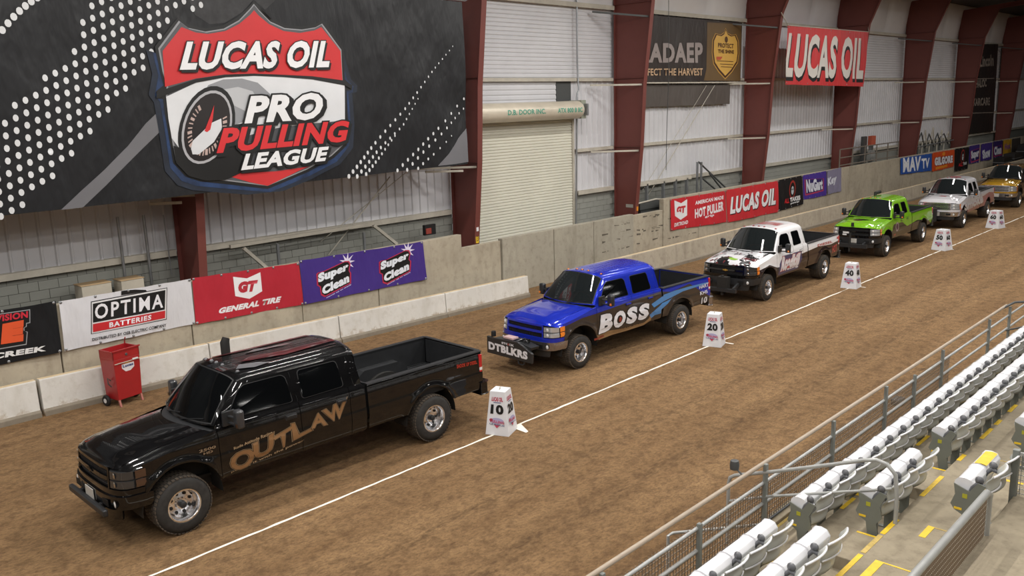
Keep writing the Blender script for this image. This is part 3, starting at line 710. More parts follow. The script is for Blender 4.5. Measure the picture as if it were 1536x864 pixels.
for x_ in (8.2, 17.4):
    q = {8.2: [(8.587,3.860),(9.227,3.839)], 17.4: [(16.636,3.948),(17.882,3.893)]}[x_]
    b = MB(); b.bar((q[0][0], 18.95, q[0][1]), (q[1][0], 18.72, q[1][1]), .05, .06, M_GIRT); tag(b.build('banner_strut'), 'pale strut under the bottom edge of the big black banner, ' + ('left one' if x_ < 9 else 'right one by the door'), 'strut')

WG = 'banners hung along the arena wall'
def wb(name, quad, color, layers, label, seed, amp=.016): return banner(name, quad, 18.385, C('banner_' + color, color), layers, label, WG, amp, seed, .2)
# E banner, far left
qT = [(4.942,2.125),(5.687,2.097),(5.670,1.967),(4.924,1.993)]; qE2 = [(5.212,1.934),(5.596,1.939),(5.528,1.525),(5.132,1.545)]; qB = [(4.579,1.419),(5.931,1.351),(5.900,1.244),(4.547,1.301)]
ob = [(4.882,2.146),(5.733,2.122),(5.702,1.853),(5.638,1.851),(5.630,1.793),(5.586,1.779),(5.578,1.714),(5.633,1.689),(5.580,1.439),(4.788,1.462)]
ib = [(4.888,2.134),(5.715,2.107),(5.688,1.870),(5.627,1.868),(5.615,1.803),(5.570,1.783),(5.563,1.729),(5.616,1.684),(5.569,1.460),(4.798,1.481)]
wb('wall_banner', [(2.4, 2.2), (6.22, 2.2), (6.2, 1.15), (2.4, 1.13)], '17181b', [(P_('9fa0a4'), [poly(ob)]), (BLK, [poly(ib)]), (P_('c4283a'), [T('DIVISION', qT, .04)]), (P_('d9552c'), [T('E', qE2, .10)]), (WHT, [T('EISCREEK', qB, .05)])], 'black wall banner with a large orange letter E, at the left photo edge', 1)
# white battery banner
s3 = 'x'
fr0 = [(6.885,2.063),(8.517,2.074),(8.430,1.371),(6.802,1.387)]; fr1 = [(6.899,2.043),(8.499,2.059),(8.417,1.390),(6.819,1.398)]
bk = [(6.915,2.011),(8.468,2.027),(8.406,1.601),(6.867,1.622)]; rd = [(6.860,1.594),(8.413,1.578),(8.390,1.416),(6.843,1.427)]
oq = [(6.953,1.987),(8.406,1.960),(8.371,1.653),(6.910,1.677)]; bq = [(7.191,1.560),(8.097,1.550),(8.074,1.443),(7.178,1.451)]; dq = [(6.812,1.306),(8.405,1.291),(8.398,1.224),(6.804,1.243)]
def sheared(q, k): 
    return [(q[0][0] + k, q[0][1]), (q[1][0] + k, q[1][1]), q[2], q[3]]
wb('wall_banner', [(6.272,2.181),(9.067,2.180),(9.064,1.143),(6.255,1.150)], 'd2d2d6', [(P_('222326'), [poly(fr0)]), (WHT, [poly(fr1)]), (BLK, [poly(bk), poly([(7.522,2.177),(7.807,2.153),(8.040,2.104),(8.058,2.072),(7.511,2.083)])]), (RDP, [poly(rd)]), (P_('e4e4e8'), [T('OPTIMA', oq, .022, 0, .2), T('BATTERIES', bq, .035, 0, .12)]), (BLK, [T('DISTRIBUTED BY OSB ELECTRIC COMPANY', dq, .02)])],
   'white wall banner with black and red box reading OPTIMA BATTERIES', 2)
sh = [(10.091,2.056),(10.438,1.961),(10.801,2.049),(10.813,1.586),(10.461,1.465),(10.102,1.597)]; gq = [(10.206,1.912),(10.723,1.881),(10.611,1.617),(10.179,1.649)]; tq = [(9.665,1.393),(11.291,1.375),(11.252,1.233),(9.629,1.263)]
wb('wall_banner', [(9.099,2.190),(11.867,2.117),(11.905,1.054),(9.078,1.125)], 'b12a38', [(P_('e6e6e9'), [poly(sh), T('GENERAL TIRE', sheared(tq, .03), .06)]), (P_('b12a38'), [T('GT', gq, .09)])], 'red wall banner reading GENERAL TIRE under a white notched shield', 3)
def burst(c, r): 
    P = []
    for k in range(18): a = pi * k / 9; q = r if k % 2 == 0 else r * .38; P.append((c[0] + q * cos(a), c[1] + q * sin(a)))
    return poly(P)
lay = []
ws, ds, rs, bs_ = [], [], [], []
for (q1, q2, out_, bc, ln) in (([(12.387,1.760),(13.361,1.912),(13.310,1.648),(12.362,1.469)], [(12.463,1.423),(13.337,1.624),(13.333,1.389),(12.457,1.196)], [(12.340,1.756),(12.384,1.784),(12.580,1.800),(13.247,1.948),(13.377,1.934),(13.420,1.849),(13.372,1.687),(13.418,1.606),(13.388,1.343),(12.522,1.136),(12.417,1.210),(12.407,1.414),(12.329,1.470)], [(13.316,1.909)], [(12.577,1.126),(13.396,1.329),(13.392,1.288),(12.574,1.088)]),
                               ([(14.383,1.758),(15.368,1.908),(15.334,1.660),(14.361,1.468)], [(14.461,1.414),(15.349,1.627),(15.349,1.395),(14.460,1.186)], [(14.330,1.756),(14.379,1.783),(14.600,1.795),(15.256,1.954),(15.386,1.936),(15.430,1.840),(15.376,1.680),(15.438,1.619),(15.396,1.341),(14.550,1.115),(14.412,1.182),(14.407,1.410),(14.317,1.462)], [(15.336,1.922)], [(14.566,1.123),(15.405,1.334),(15.402,1.293),(14.563,1.083)])):
    rs.append(poly(out_)); cx = sum(p[0] for p in out_) / len(out_); cz = sum(p[1] for p in out_) / len(out_)
    ds.append(poly([(cx + (x - cx) * .93, cz + (z - cz) * .92) for x, z in out_])); bs_.append(burst(bc[0], .25))
    ws += [T('Super', q1, .07), T('Clean', q2, .07)]; bs_.append(T('stands up to work', ln, .02))
wb('wall_banner', [(11.890,2.163),(15.891,2.108),(15.969,1.020),(11.924,1.051)], '43307f', [(P_('ded8ec'), bs_), (P_('b52c4c'), rs), (BLK, ds), (P_('dfe4ec'), ws)], 'purple wall banner with the Super Clean logo printed twice', 4)
# right group
c3 = 1
sh = [(28.575,1.992),(29.060,1.834),(29.493,1.952),(29.508,1.316),(29.046,1.191),(28.613,1.391)]
wb('wall_banner', [(28.316,2.057),(32.374,2.016),(32.593,0.695),(28.335,0.860)], 'c42f38', [(P_('e6e6e9'), [poly(sh), T('DIRTROAD', [(28.591,1.118),(29.588,1.118),(29.573,0.977),(28.575,0.970)], .04), T('AMERICAN MADE', [(30.064,1.820),(32.246,1.833),(32.252,1.682),(30.068,1.665)], .04), T('HOT PULLER', [(30.035,1.500),(32.276,1.600),(32.293,1.206),(30.045,1.128)], .05), T('grip', [(30.795,1.147),(31.498,1.164),(31.502,1.041),(30.798,1.052)], .03)]),
   (P_('c42f38'), [T('GT', [(28.725,1.729),(29.386,1.720),(29.346,1.436),(28.748,1.451)], .08)])], 'red wall banner with small notched white shield and white lettering, right of the wall dip', 5)
lq = sheared([(32.780,1.712),(36.749,1.755),(36.803,0.992),(32.812,0.987)], .12)
wb('wall_banner', [(32.427,2.038),(37.007,2.043),(37.176,0.614),(32.649,0.660)], 'c8343a', [(BLK, [T('LUCAS OIL', off(lq, .04, -.03), .05, .015)]), (P_('e8e8ea'), [T('LUCAS OIL', lq, .05)])], 'red wall banner reading LUCAS OIL in slanted white letters', 6)
sk = [(38.467,1.526)][0]
def emblem(c, s): return [(P_('9c2f28'), [disc(c[0], c[1], .34 * s, .42 * s, 14)]), (BLK, [disc(c[0], c[1] - .02, .26 * s, .34 * s, 14)]), (P_('b8c0c4'), [disc(c[0], c[1] - .05, .14 * s, .2 * s, 10)]), (BLK, [disc(c[0] - .06 * s, c[1], .04 * s), disc(c[0] + .06 * s, c[1], .04 * s)])]
wb('wall_banner', [(37.070,2.068),(39.407,2.094),(39.670,0.724),(37.239,0.638)], '1d1c1e', emblem(sk, 1.0) + [(RDP, [T('ALL', [(37.677,1.152),(38.130,1.156),(38.148,0.926),(37.693,0.942)], .06)]), (WHT, [T('TAKES', [(38.195,1.161),(39.260,1.181),(39.279,0.965),(38.210,0.968)], .06), T('power', [(38.280,0.913),(39.186,0.931),(39.195,0.833),(38.288,0.822)], .03)])], 'black wall banner with a red oval emblem, right of the slanted red one', 7)
def swirl(q, red=True):
    return [(P_('b03a5e'), [poly([((x - q[0][0]) * 1.0 + q[0][0], z - .03) for x, z in qlerp(q, -.08, -.12, 1.08, 1.05)])]), (P_('2c2260'), [poly(qlerp(q, -.03, -.05, 1.03, .98))])]
for k, (quad, col, q, txt, lab) in enumerate((
    ([(39.478,2.088),(42.104,2.110),(42.233,0.891),(39.724,0.908)], '4a3590', [(39.843,1.862),(41.677,1.776),(41.733,1.233),(40.015,1.202)], 'NuGart', 'purple wall banner with white swirling script, right of the black emblem banner'),
    ([(42.181,2.105),(43.826,2.149),(43.969,0.929),(42.308,0.917)], '86829a', [(42.276,1.728),(43.333,1.837),(43.389,1.345),(42.328,1.244)], 'Key', 'pale grey see-through wall banner next to the pipe railing'),
    ([(64.477,2.093),(66.831,2.102),(67.024,0.811),(64.638,0.884)], '3f2f78', [(64.929,1.719),(66.680,1.827),(66.874,1.098),(65.238,1.037)], 'Super', 'first of three small far purple banners, beside the black one'),
    ([(67.139,2.085),(69.813,2.086),(70.006,0.847),(67.310,0.884)], '43327e', [(67.442,1.615),(69.288,1.768),(69.489,1.060),(67.752,0.998)], 'Show', 'middle one of three small far purple banners'),
    ([(69.964,2.125),(72.310,2.104),(72.509,0.879),(70.325,0.874)], '33265f', [(70.357,1.709),(72.049,1.751),(72.242,1.112),(70.539,1.083)], 'Clean', 'farthest of three small purple banners, beside the yellow one'))):
    wb('wall_banner', quad, col, (swirl(q) if k in (0, 2, 4) else []) + [(P_('d9dce6'), [T(txt, q, .06)])], lab, 10 + k)
mq = [(52.318,2.075),(56.791,1.933),(56.957,1.110),(52.464,1.233)]
wb('wall_banner', [(51.956,2.095),(57.176,2.045),(57.273,0.984),(52.119,1.139)], '2a57a8', [(P_('e6e8ee'), [T('MAV', [(52.318,2.075),(55.307,1.995),(55.398,1.147),(52.464,1.233)], .045), T('TV', [(55.410,1.837),(56.818,1.798),(56.861,1.209),(55.530,1.214)], .04)])], 'blue wall banner reading MAVTV in white', 20)
wb('wall_banner', [(57.288,2.078),(61.454,2.043),(61.581,0.922),(57.412,0.892)], 'cf4f22', [(P_('e08a2a'), [disc(*[(59.363,1.880)][0], .3, .12), poly([(58.022,1.137),(60.251,1.166),(60.288,1.002),(58.129,0.998)])]), (P_('5b2413'), [T('GEARWRENCH'[:7], [(57.708,1.757),(61.130,1.686),(61.240,1.206),(57.849,1.227)], .07, .03)]), (P_('dfe0e8'), [T('GILGORE', [(57.708,1.757),(61.130,1.686),(61.240,1.206),(57.849,1.227)], .07)])], 'orange wall banner with white block lettering beside the blue one', 21)
wb('wall_banner', [(61.579,2.079),(64.488,2.048),(64.572,0.576),(61.799,0.561)], '1b191b', emblem([(63.209,1.491)][0], 1.1) + [(RDP, [T('ALL', [(62.470,1.068),(63.259,1.070),(63.314,0.842),(62.520,0.859)], .05)]), (WHT, [T('TAKE', [(63.309,1.083),(64.155,1.066),(64.198,0.893),(63.358,0.878)], .05)])], 'black wall banner with red figure emblem beside the far orange banner', 22)
wb('wall_banner', [(72.484,2.095),(74.784,2.081),(74.955,0.976),(72.640,1.018)], 'c2952c', [(P_('8c5a8a'), [T('Hot', [(72.926,1.781),(74.513,1.797),(74.657,1.343),(73.063,1.335)], .06)])], 'small yellow wall banner at the far right', 23)
wb('wall_banner', [(74.968,2.072),(77.203,2.066),(77.392,0.932),(75.157,0.914)], '4a4440', [], 'small dark grey wall banner next to the small yellow one', 24)

# hanging red banner between columns
q = [(36.656,8.698),(45.394,8.739),(45.170,6.087),(36.600,6.228)]
lq = [(36.668,8.412),(45.004,8.414),(44.809,6.436),(36.432,6.456)]
lq = [(36.798,8.412),(45.001,8.432),(45.006,6.436),(36.486,6.534)]
tt = T('LUCAS OIL', lq, .035); 
banner('hanging_banner', q, 18.0, C('red_hanging_cloth', 'c23a3c'), [(BLK, [T('LUCAS OIL', off(lq, .05, -.14), .035, .012)]), (P_('cfcac4'), [tt])], 'big hanging red banner reading LUCAS OIL between two columns', None, .02, 31, .3)
b = MB(); b.tube([(q[0][0] - .6, 18.0, q[0][1] + .5), (q[0][0], 17.97, q[0][1]), (q[1][0], 17.97, q[1][1]), (45.65, 18.1, 9.0)], .02, M_ROPE, 6); tag(b.build('banner_rope'), 'rope holding the big hanging red banner', 'rope')
# brown harvest banner in bay between columns
q = [(26.75, 8.86), (35.6, 8.88), (35.6, 6.44), (26.75, 6.40)]
shd = [(33.377,8.371),(33.798,8.325),(34.077,8.428),(34.211,8.620),(34.412,8.417),(34.754,8.343),(35.094,8.393),(35.336,8.114),(35.382,7.585),(35.301,7.196),(34.824,6.805),(34.234,6.506),(33.669,6.800),(33.265,7.125),(33.129,7.588),(33.139,8.096)]
cx = sum(p[0] for p in shd) / len(shd); cz = sum(p[1] for p in shd) / len(shd)
def shr(k): return poly([(cx + (x - cx) * k, cz + (z - cz) * k) for x, z in shd])
banner('harvest_banner', q, 19.58, C('dark_brown_cloth', '37302d'), [(P_('6b5434'), [poly([(32.725,8.775),(35.721,8.824),(35.794,6.441),(32.574,6.471),(32.759,6.935)])]), (P_('37302d'), [poly([(35.541,8.816),(35.741,8.824),(35.795,6.426),(35.561,6.426)])]), (P_('c79a48'), [shr(1.0)]), (P_('4a2c1c'), [shr(.96)]), (P_('d8ab52'), [shr(.88)]),
   (P_('9a8f8c'), [T('ERADAEP', [(27.347,7.792),(32.393,7.974),(32.418,7.171),(27.346,7.122)], .045, 0, .05)]), (P_('c9a987'), [T('PERFECT THE HARVEST', [(27.749,6.906),(32.424,6.960),(32.433,6.665),(27.749,6.655)], .02)]),
   (P_('5a3a1e'), [T('PROTECT', [(33.577,7.993),(34.888,7.981),(34.896,7.791),(33.584,7.807)], .03), T('THE SHINE', [(33.587,7.737),(34.929,7.729),(34.936,7.576),(33.593,7.574)], .03), disc(*[(34.251,8.139)][0], .13), poly([(33.511,7.278),(34.901,7.264),(34.902,7.240),(33.512,7.254)]), poly([(33.750,7.154),(34.907,7.134),(34.908,7.110),(33.751,7.131)]), poly([(33.849,7.047),(34.814,7.027),(34.815,7.003),(33.850,7.023)])]), (P_('c0573a'), [poly([(33.458,7.431),(33.947,7.440),(33.791,7.310),(33.482,7.305)])])],
   'dark brown banner with gold shield reading THE HARVEST high between two columns', None, .012, 33, .3, False)
b = MB(); b.span((26.8, YW - .35, 6.36), (35.9, YW - .16, 6.41), M_GIRT); tag(b.build('light_rail'), 'pale rail under the brown harvest banner', 'rail')
banner('dark_tarp', [(28.425,6.324),(34.761,6.292),(34.741,5.479),(28.341,5.485)], 19.62, C('dark_tarp_cloth', '5a5450'), [], 'dull grey-brown tarp hanging below the brown harvest banner', None, .02, 34, .3, False)
# tall dark sponsor banner near the far end
banner('tall_dark_banner', [(70.025,8.918),(73.428,9.009),(73.916,2.662),(67.949,2.775)], 19.5, C('tall_dark_cloth', '2a2625'), [(P_('8f857c'), [T('Lincoln', [(69.244,8.112),(72.429,8.250),(72.664,7.434),(69.455,7.323)], .03), T('HALOC', [(68.724,6.447),(71.211,6.526),(71.370,5.953),(68.870,5.891)], .04), T('KARCARE', [(68.419,5.179),(72.378,5.199),(72.544,4.612),(68.556,4.649)], .03), poly([(67.626,4.194),(73.746,4.093),(73.760,4.042),(67.638,4.146)]), poly([(67.657,6.527),(73.145,6.575),(73.160,6.525),(67.668,6.480)])])], 'tall dark banner stack between the last red columns', None, .015, 35, .4, False)

# ================================================================ pickup trucks
def paint(name, c, rough=.28, flake=0.0, coat=1.0, metal=0.0):
    if name in _MC: return _MC[name]
    if isinstance(c, str): c = hexc(c)
    t = NT(name); t.setp(rough, metal, coat, .02, spec=.12)
    if flake:
        v = t.coords(); f = t.noise(v, 140, 2, .5); g = t.noise(v, 3.5, 3, .5)
        t.col(t.mix(t.ramp(f, [(.45, 0.0), (.7, flake)]), t.mix(g, tuple(x * .85 for x in c), c), tuple(min(1, x * 1.8 + .03) for x in c)))
    else: t.col(c)
    _MC[name] = t.m; return t.m
M_GLASS = mat('tinted_truck_glass', (0.003, 0.0035, 0.004), 0.03, spec=.3)
M_GLASS2 = mat('tinted_windshield', (0.012, 0.015, 0.016), 0.03, spec=.6, coat=.5)
M_RUB = mat('black_rubber', (0.011, 0.011, 0.012), 0.6)
M_TYRE = mat('dusty_tyre_rubber', (0.026, 0.024, 0.022), 0.8, var=.35, vs=14, bump=.2, bs=40)
M_LUG = mat('tread_rubber', (0.075, 0.058, 0.043), 0.85, var=.4, vs=12)
M_PLAS = mat('black_trim_plastic', (0.02, 0.021, 0.023), 0.42)
M_CHR = mat('polished_alloy', (0.86, 0.86, 0.88), 0.22, 1.0)
M_CHR2 = mat('brushed_alloy', (0.62, 0.62, 0.64), 0.25, 1.0)
M_UND = mat('undercarriage_black', (0.012, 0.011, 0.010), 0.7)
M_LAMP = mat('headlight_glass', (0.55, 0.57, 0.6), 0.08, 0.55, coat=1.0)
M_LAMPD = mat('smoked_headlight', (0.05, 0.052, 0.055), 0.1, 0.4, coat=1.0)
M_AMB = mat('amber_lens', (0.8, 0.22, 0.02), 0.2, coat=1.0)
M_REDL = mat('red_lens', (0.45, 0.01, 0.015), 0.15, coat=1.0)
M_WHL = mat('white_lens', (0.75, 0.75, 0.75), 0.2, coat=1.0)
M_BED = mat('bed_liner', (0.017, 0.018, 0.020), 0.5, var=.2, vs=6, bump=.2, bs=80)
M_GOLDE = mat('gold_emblem', (0.75, 0.5, 0.12), 0.3, .8)
_wheel = {}
def make_wheel(R_, W_):
    """outer face towards -Y; origin at hub centre"""
    root = None
    rr = R_ * .545; k = W_ / 2
    b = MB()
    prof = [(rr + .012, -k + .012), (rr + .012, -k - .004), (rr - .006, -k - .004), (rr - .022, -k + .02), (rr - .026, -k + .10), (rr - .034, -k + .135), (rr - .05, -k + .15), (.09, -k + .125), (.075, -k + .09), (.0, -k + .09)]
    b.lathe(prof, M_CHR, n=40); b.lathe([(rr + .012, -k + .02), (rr - .01, k - .02), (rr - .02, k - .03), (0.0, k - .06)], M_UND, n=24)
    rim = b.build('rim', smooth=35)
    b = MB(); b.lathe([(rr, -k + .012), (rr + .02, -k - .012), (R_ * .80, -k - .016), (R_ - .045, -k + .002), (R_ - .012, -k + .035), (R_ - .006, -k + .09), (R_ - .006, k - .09), (R_ - .012, k - .035), (R_ - .045, k), (R_ * .8, k + .012), (rr + .01, k)], M_TYRE, n=56)
    n = 46
    for i in range(n):
        a = 2 * pi * i / n
        for row, (y0, y1, off) in enumerate(((-k + .012, -k + .075, 0), (-k + .085, -.045, .5), (-.035, .035, 0), (.045, k - .085, .5), (k - .075, k - .012, 0))):
            aa = a + off * 2 * pi / n; da = 2 * pi / n * (.34 if row in (0, 4) else .36); rb = R_ - .02 if row in (0, 4) else R_ - .01; rt = R_ - (.004 if row in (0, 4) else 0)
            vs = []
            for (q, yy) in ((-1, y0), (1, y0 + (.01 if row % 2 else 0)), (1, y1), (-1, y1 - (.01 if row % 2 else 0))):
                for r_ in (rb, rt): vs.append((r_ * cos(aa + q * da), yy, r_ * sin(aa + q * da)))
            b.add(vs, [(1, 3, 5, 7), (0, 1, 7, 6), (2, 4, 5, 3), (0, 2, 3, 1), (4, 6, 7, 5)], M_LUG)
    tyre = b.build('tyre', rim, smooth=35)
    b = MB(); b.lathe([(0, -k + .02), (.035, -k + .02), (.048, -k + .03), (.052, -k + .11)], M_PLAS, n=20)
    b.build('hub_cap', rim, smooth=40)
    b = MB()
    for i in range(8):
        a = 2 * pi * i / 8; b.lathe([(0, -k + .125), (.023, -k + .125), (.023, -k + .135)], M_UND, ((rr * .64) * cos(a), 0, (rr * .64) * sin(a)), n=10)
        a += .39; b.lathe([(0, -k + .09), (.010, -k + .094), (.012, -k + .13)], M_CHR2, (.085 * cos(a), 0, .075 * sin(a)), n=6)
    tag(b.build('wheel_holes', rim), None, None, None, 'stuff')
    return rim

def truck(P):
    name_label = P['label']; wbs = P['wb']; xc = P['xc']; xe = P['xe']; zs = P['zs']; ws = P.get('ws', 1.0); R_ = P['R']
    M = P['M']; Mlow = P.get('Mlow', M); zbf = P.get('zb'); Mroof = P.get('Mroof', M); Mhood = P.get('Mhood', M); Mbump = P.get('Mbump', M_PLAS)
    lamp = P.get('lamp', M_LAMP)
    ang = P['yaw']; F = P['F']
    HW = .975 * ws + .045; cx = F[0] - sin(ang) * HW; cy = F[1] + cos(ang) * HW
    root = empty('pickup_truck', (cx, cy, 0), ang)
    tag(root, name_label, 'pickup truck', 'pulling pickup trucks parked in a line')
    S = lambda p: (p[0], p[1] * ws, p[2] * zs)
    def part(b, nm, par=None, smooth=40, **kw): return b.build(nm, par or root, smooth=smooth, fn=S, **kw)
    xm = .62 + (xc - .62) * .525; xr = xc - .30
    BW = .975
    SEC = [(.40, .89), (.55, .93), (.70, .962), (.765, .966), (.80, .979), (.86, .981), (.94, .985), (1.0, .972), (1.2, .965), (1.32, .945), (1.38, .92), (1.42, .90)]
    def sec(z): return sm_interp(z, SEC)
    archF = (.03, .44, .585); archR = (wbs, .44, .55)
    def sideY(x, z):
        y = sec(z)
        for ax, az, ar in (archF, archR):
            if z > .5:
                r = sqrt((x - ax) ** 2 + (z - az) ** 2); y += .028 * exp(-((r - ar - .02) / .055) ** 2)
        if x > wbs + .5: y -= .02 * ((x - wbs - .5) / 1.0) ** 2
        if x < -.3: y -= .012 * ((-.3 - x) / .2) ** 2
        return y
    def lower(x):
        z = .60 if x < xc else .62
        if x > wbs + .3: z = .64
        for ax, az, ar in (archF, archR):
            q = ar * ar - (x - ax) ** 2
            if q > 0: z = max(z, az + sqrt(q))
        return z
    def ze(x): return interp(x, [(-.63, 1.14), (-.45, 1.165), (0.0, 1.235), (.3, 1.29), (.56, 1.33)])
    def top(x):
        if x < .6: return ze(x) + .006
        if x < xc: return 1.40
        return 1.365
    def zb(x):
        t = top(x)
        if not zbf: return None
        return min(t - .02, max(lower(x) + .02, interp(x, zbf)))
    def samples(x0, x1, step=.05):
        s = {x0, x1}; n = max(2, int((x1 - x0) / step))
        for i in range(n + 1): s.add(x0 + (x1 - x0) * i / n)
        for ax, az, ar in (archF, archR):
            for k in range(33):
                x = ax + ar * cos(pi * k / 32)
                if x0 < x < x1: s.add(x)
            for e in (ax - ar - .001, ax + ar + .001):
                if x0 < e < x1: s.add(e)
        s = sorted(s); out = [s[0]]
        for v in s[1:]:
            if v - out[-1] > 6e-4: out.append(v)
        return out
    def sidepanel(nm, x0, x1, sgn, curl=.0):
        b = MB(); X = samples(x0, x1); nl, nu_ = 14, 8
        cols = []
        for x in X:
            lo, hi = lower(x), top(x); mid = zb(x)
            if mid is None: zz = [lo + (hi - lo) * k / (nl + nu_) for k in range(nl + nu_ + 1)]
            else: zz = [lo + (mid - lo) * k / nl for k in range(nl + 1)] + [mid + (hi - mid) * k / nu_ for k in range(1, nu_ + 1)]
            c = [(x, sgn * (sideY(x, lo) - .03), lo - .004)] + [(x, sgn * sideY(x, z), z) for z in zz]
            if curl: c.append((x, sgn * (sideY(x, hi) - curl), hi + .012))
            else: c.append((x, sgn * (sideY(x, hi) - .02), hi))
            cols.append(c)
        k = len(cols[0]); vs = [p for c in cols for p in c]
        fl, fu = [], []
        for i in range(len(cols) - 1):
            for j in range(k - 1):
                f = (i * k + j, i * k + j + 1, (i + 1) * k + j + 1, (i + 1) * k + j)
                if sgn > 0: f = f[::-1]
                (fl if j < nl + 1 else fu).append(f)
        o = len(b.v); b.v += vs; a1 = b.mid(Mlow if zbf else M); a2 = b.mid(M)
        for f in fl: b.f.append(f); b.m.append(a1)
        for f in fu: b.f.append(f); b.m.append(a2)
        return part(b, nm, smooth=35)
    for sgn in (-1, 1):
        sidepanel('fender', -.49, .605, sgn, .02)
        d1 = sidepanel('front_door', .615, xm, sgn); d2 = sidepanel('rear_door', xm + .01, xr, sgn)
        sidepanel('cab_corner', xr + .01, xc, sgn); sidepanel('bed_side', xc + .05, xe, sgn)
        for d, hx in ((d1, xm - .16), (d2, xr - .16)):
            b = MB(); y = sgn * (sideY(hx, 1.22) + .018); b.box((hx, y, 1.225), (.17, .03, .035), P.get('handle', M)); b.box((hx, sgn * sideY(hx, 1.22), 1.215), (.2, .01, .085), M_PLAS); part(b, 'door_handle', d, None, bevel=.006)
        # wheel wells
        for (ax, az, ar) in (archF, archR):
            b = MB()
            def wf(u, v, ax=ax, az=az, ar=ar):
                a = pi * (-.02 + 1.04 * u); return (ax + (ar - .003) * cos(a), sgn * (.955 - v * .42), az + (ar - .003) * sin(a))
            b.grid(wf, 24, 3, M_UND)
            b.add([(ax + ar * cos(pi * k / 12), sgn * .535, az + ar * sin(pi * k / 12)) for k in range(13)], [tuple(range(13))], M_UND)
            part(b, 'wheel_well', None, 60)
    # nose
    def nose(th, z, off=0.0):
        a = .40 - .07 * max(0, z - .85) + off; bb = sec(z) - .012 + off
        s, c = sin(th), cos(th)
        return (-.48 - a * max(c, 0) ** .60, bb * (1 if s >= 0 else -1) * abs(s) ** .60, z)
    def thy(y): return math.copysign(math.asin(min(1, (abs(y) / .965) ** (1 / .60))), y)
    def nband(b, y0, y1, z0, z1, off, m, nz=3, wrap=0.0, thick=.03, n=None):
        n = n or max(6, int(abs(y1 - y0) / .04))
        ths = [thy(y0) + (thy(y1) - thy(y0)) * i / n for i in range(n + 1)]
        # even spacing in y
        ths = []
        for i in range(n + 1):
            y = y0 + (y1 - y0) * i / n; ths.append(thy(y))
        pts = []
        for th in ths: pts.append([nose(th, z0 + (z1 - z0) * j / nz, off) for j in range(nz + 1)])
        if abs(y1) >= .96 and y1 > 0:
            for x in ([-.48 + wrap * k / 4 for k in range(1, 5)] if wrap else []): pts.append([(x, (sec(z0 + (z1 - z0) * j / nz) - .012 + off), z0 + (z1 - z0) * j / nz) for j in range(nz + 1)])
        if abs(y0) >= .96 and y0 < 0:
            for x in ([-.48 + wrap * k / 4 for k in range(1, 5)] if wrap else []): pts.insert(0, [(x, -(sec(z0 + (z1 - z0) * j / nz) - .012 + off), z0 + (z1 - z0) * j / nz) for j in range(nz + 1)])
        k = nz + 1; N = len(pts); vs = [p for c in pts for p in c]
        inner = [(p[0] + thick * (1 if p[0] < -.5 else 0.2), p[1] * (1 - thick), p[2]) for p in vs]
        fs = [(i * k + j, (i + 1) * k + j, (i + 1) * k + j + 1, i * k + j + 1) for i in range(N - 1) for j in range(k - 1)]
        o = N * k
        for i in range(N - 1):
            fs.append((i * k, i * k + o, (i + 1) * k + o, (i + 1) * k)); fs.append((i * k + nz, (i + 1) * k + nz, (i + 1) * k + nz + o, i * k + nz + o))
        for i in (0, N - 1):
            for j in range(nz): fs.append((i * k + j, i * k + j + 1, i * k + j + 1 + o, i * k + j + o))
        b.add(vs + inner, fs, m)
    # hood
    def hood(t, v):
        xR = .56 - .30 * (1 - v * v); yR = .925 * v
        yN = .958 * v; xN = -.48 - .375 * max(0, 1 - abs(yN / .965) ** 3.0) ** (1 / 3.0)
        x = xR + (xN - xR) * t; y = yR + (yN - yR) * t
        zc = sm_interp(t, [(0, 1.385), (.45, 1.36), (.8, 1.30), (.93, 1.245), (1, 1.165)]); zz = interp(t, [(0, 1.325), (.5, 1.24), (.9, 1.17), (1, 1.13)])
        av = abs(v); z = zz + (zc - zz) * (1 - av ** 3.2)
        bul = max(0, min(1, (.60 - av) / .10)) * .016 * (1 - max(0, (t - .75) / .25))
        z += bul * (1 if av < .62 else 0) + .012 * exp(-((av - .58) / .05) ** 2) * (1 - t)
        if av > .84: z -= .03 * ((av - .84) / .16) ** 2
        return x, y, z
    VS = [-1, -.97, -.94, -.90, -.86, -.845]; hv = [i / 30 * .835 for i in range(-30, 31)]
    b = MB(); b.grid(hood, 24, 1, Mhood, us=[i / 24 * .97 for i in range(23)] + [.925, .95, .965, .98, 1.0], vs_=hv); hd = part(b, 'hood', None, 30)
    for sgn in (-1, 1):
        b = MB(); b.grid(hood, 1, 1, M if not P.get('Mfend') else P['Mfend'], us=[i / 24 for i in range(25)], vs_=sorted(sgn * q for q in (.843, .86, .88, .91, .94, .97, 1.0))); part(b, 'fender_top', None, 30)
    b = MB()
    def cowl(u, v):
        y = (u * 2 - 1) * .90; q = 1 - (y / .925) ** 2; xa = .56 - .30 * q + .012; xb = .60 - .14 * q
        return (xa + (xb - xa) * v, y, 1.372 - .05 * (1 - q) + .012 * v)
    b.grid(cowl, 16, 2, M_PLAS); part(b, 'cowl_panel')
    # front fascia core
    b = MB(); nband(b, -.965, .965, .60, 1.15, -.05, M_UND, 3, 0); part(b, 'radiator_support', None, None)
    # grille
    gm = P.get('gbar', M); gw = .60
    b = MB(); nband(b, -gw, gw, .865, 1.135, -.035, M_BLACK, 2, 0, .01)
    gr = part(b, 'grille', None, None)
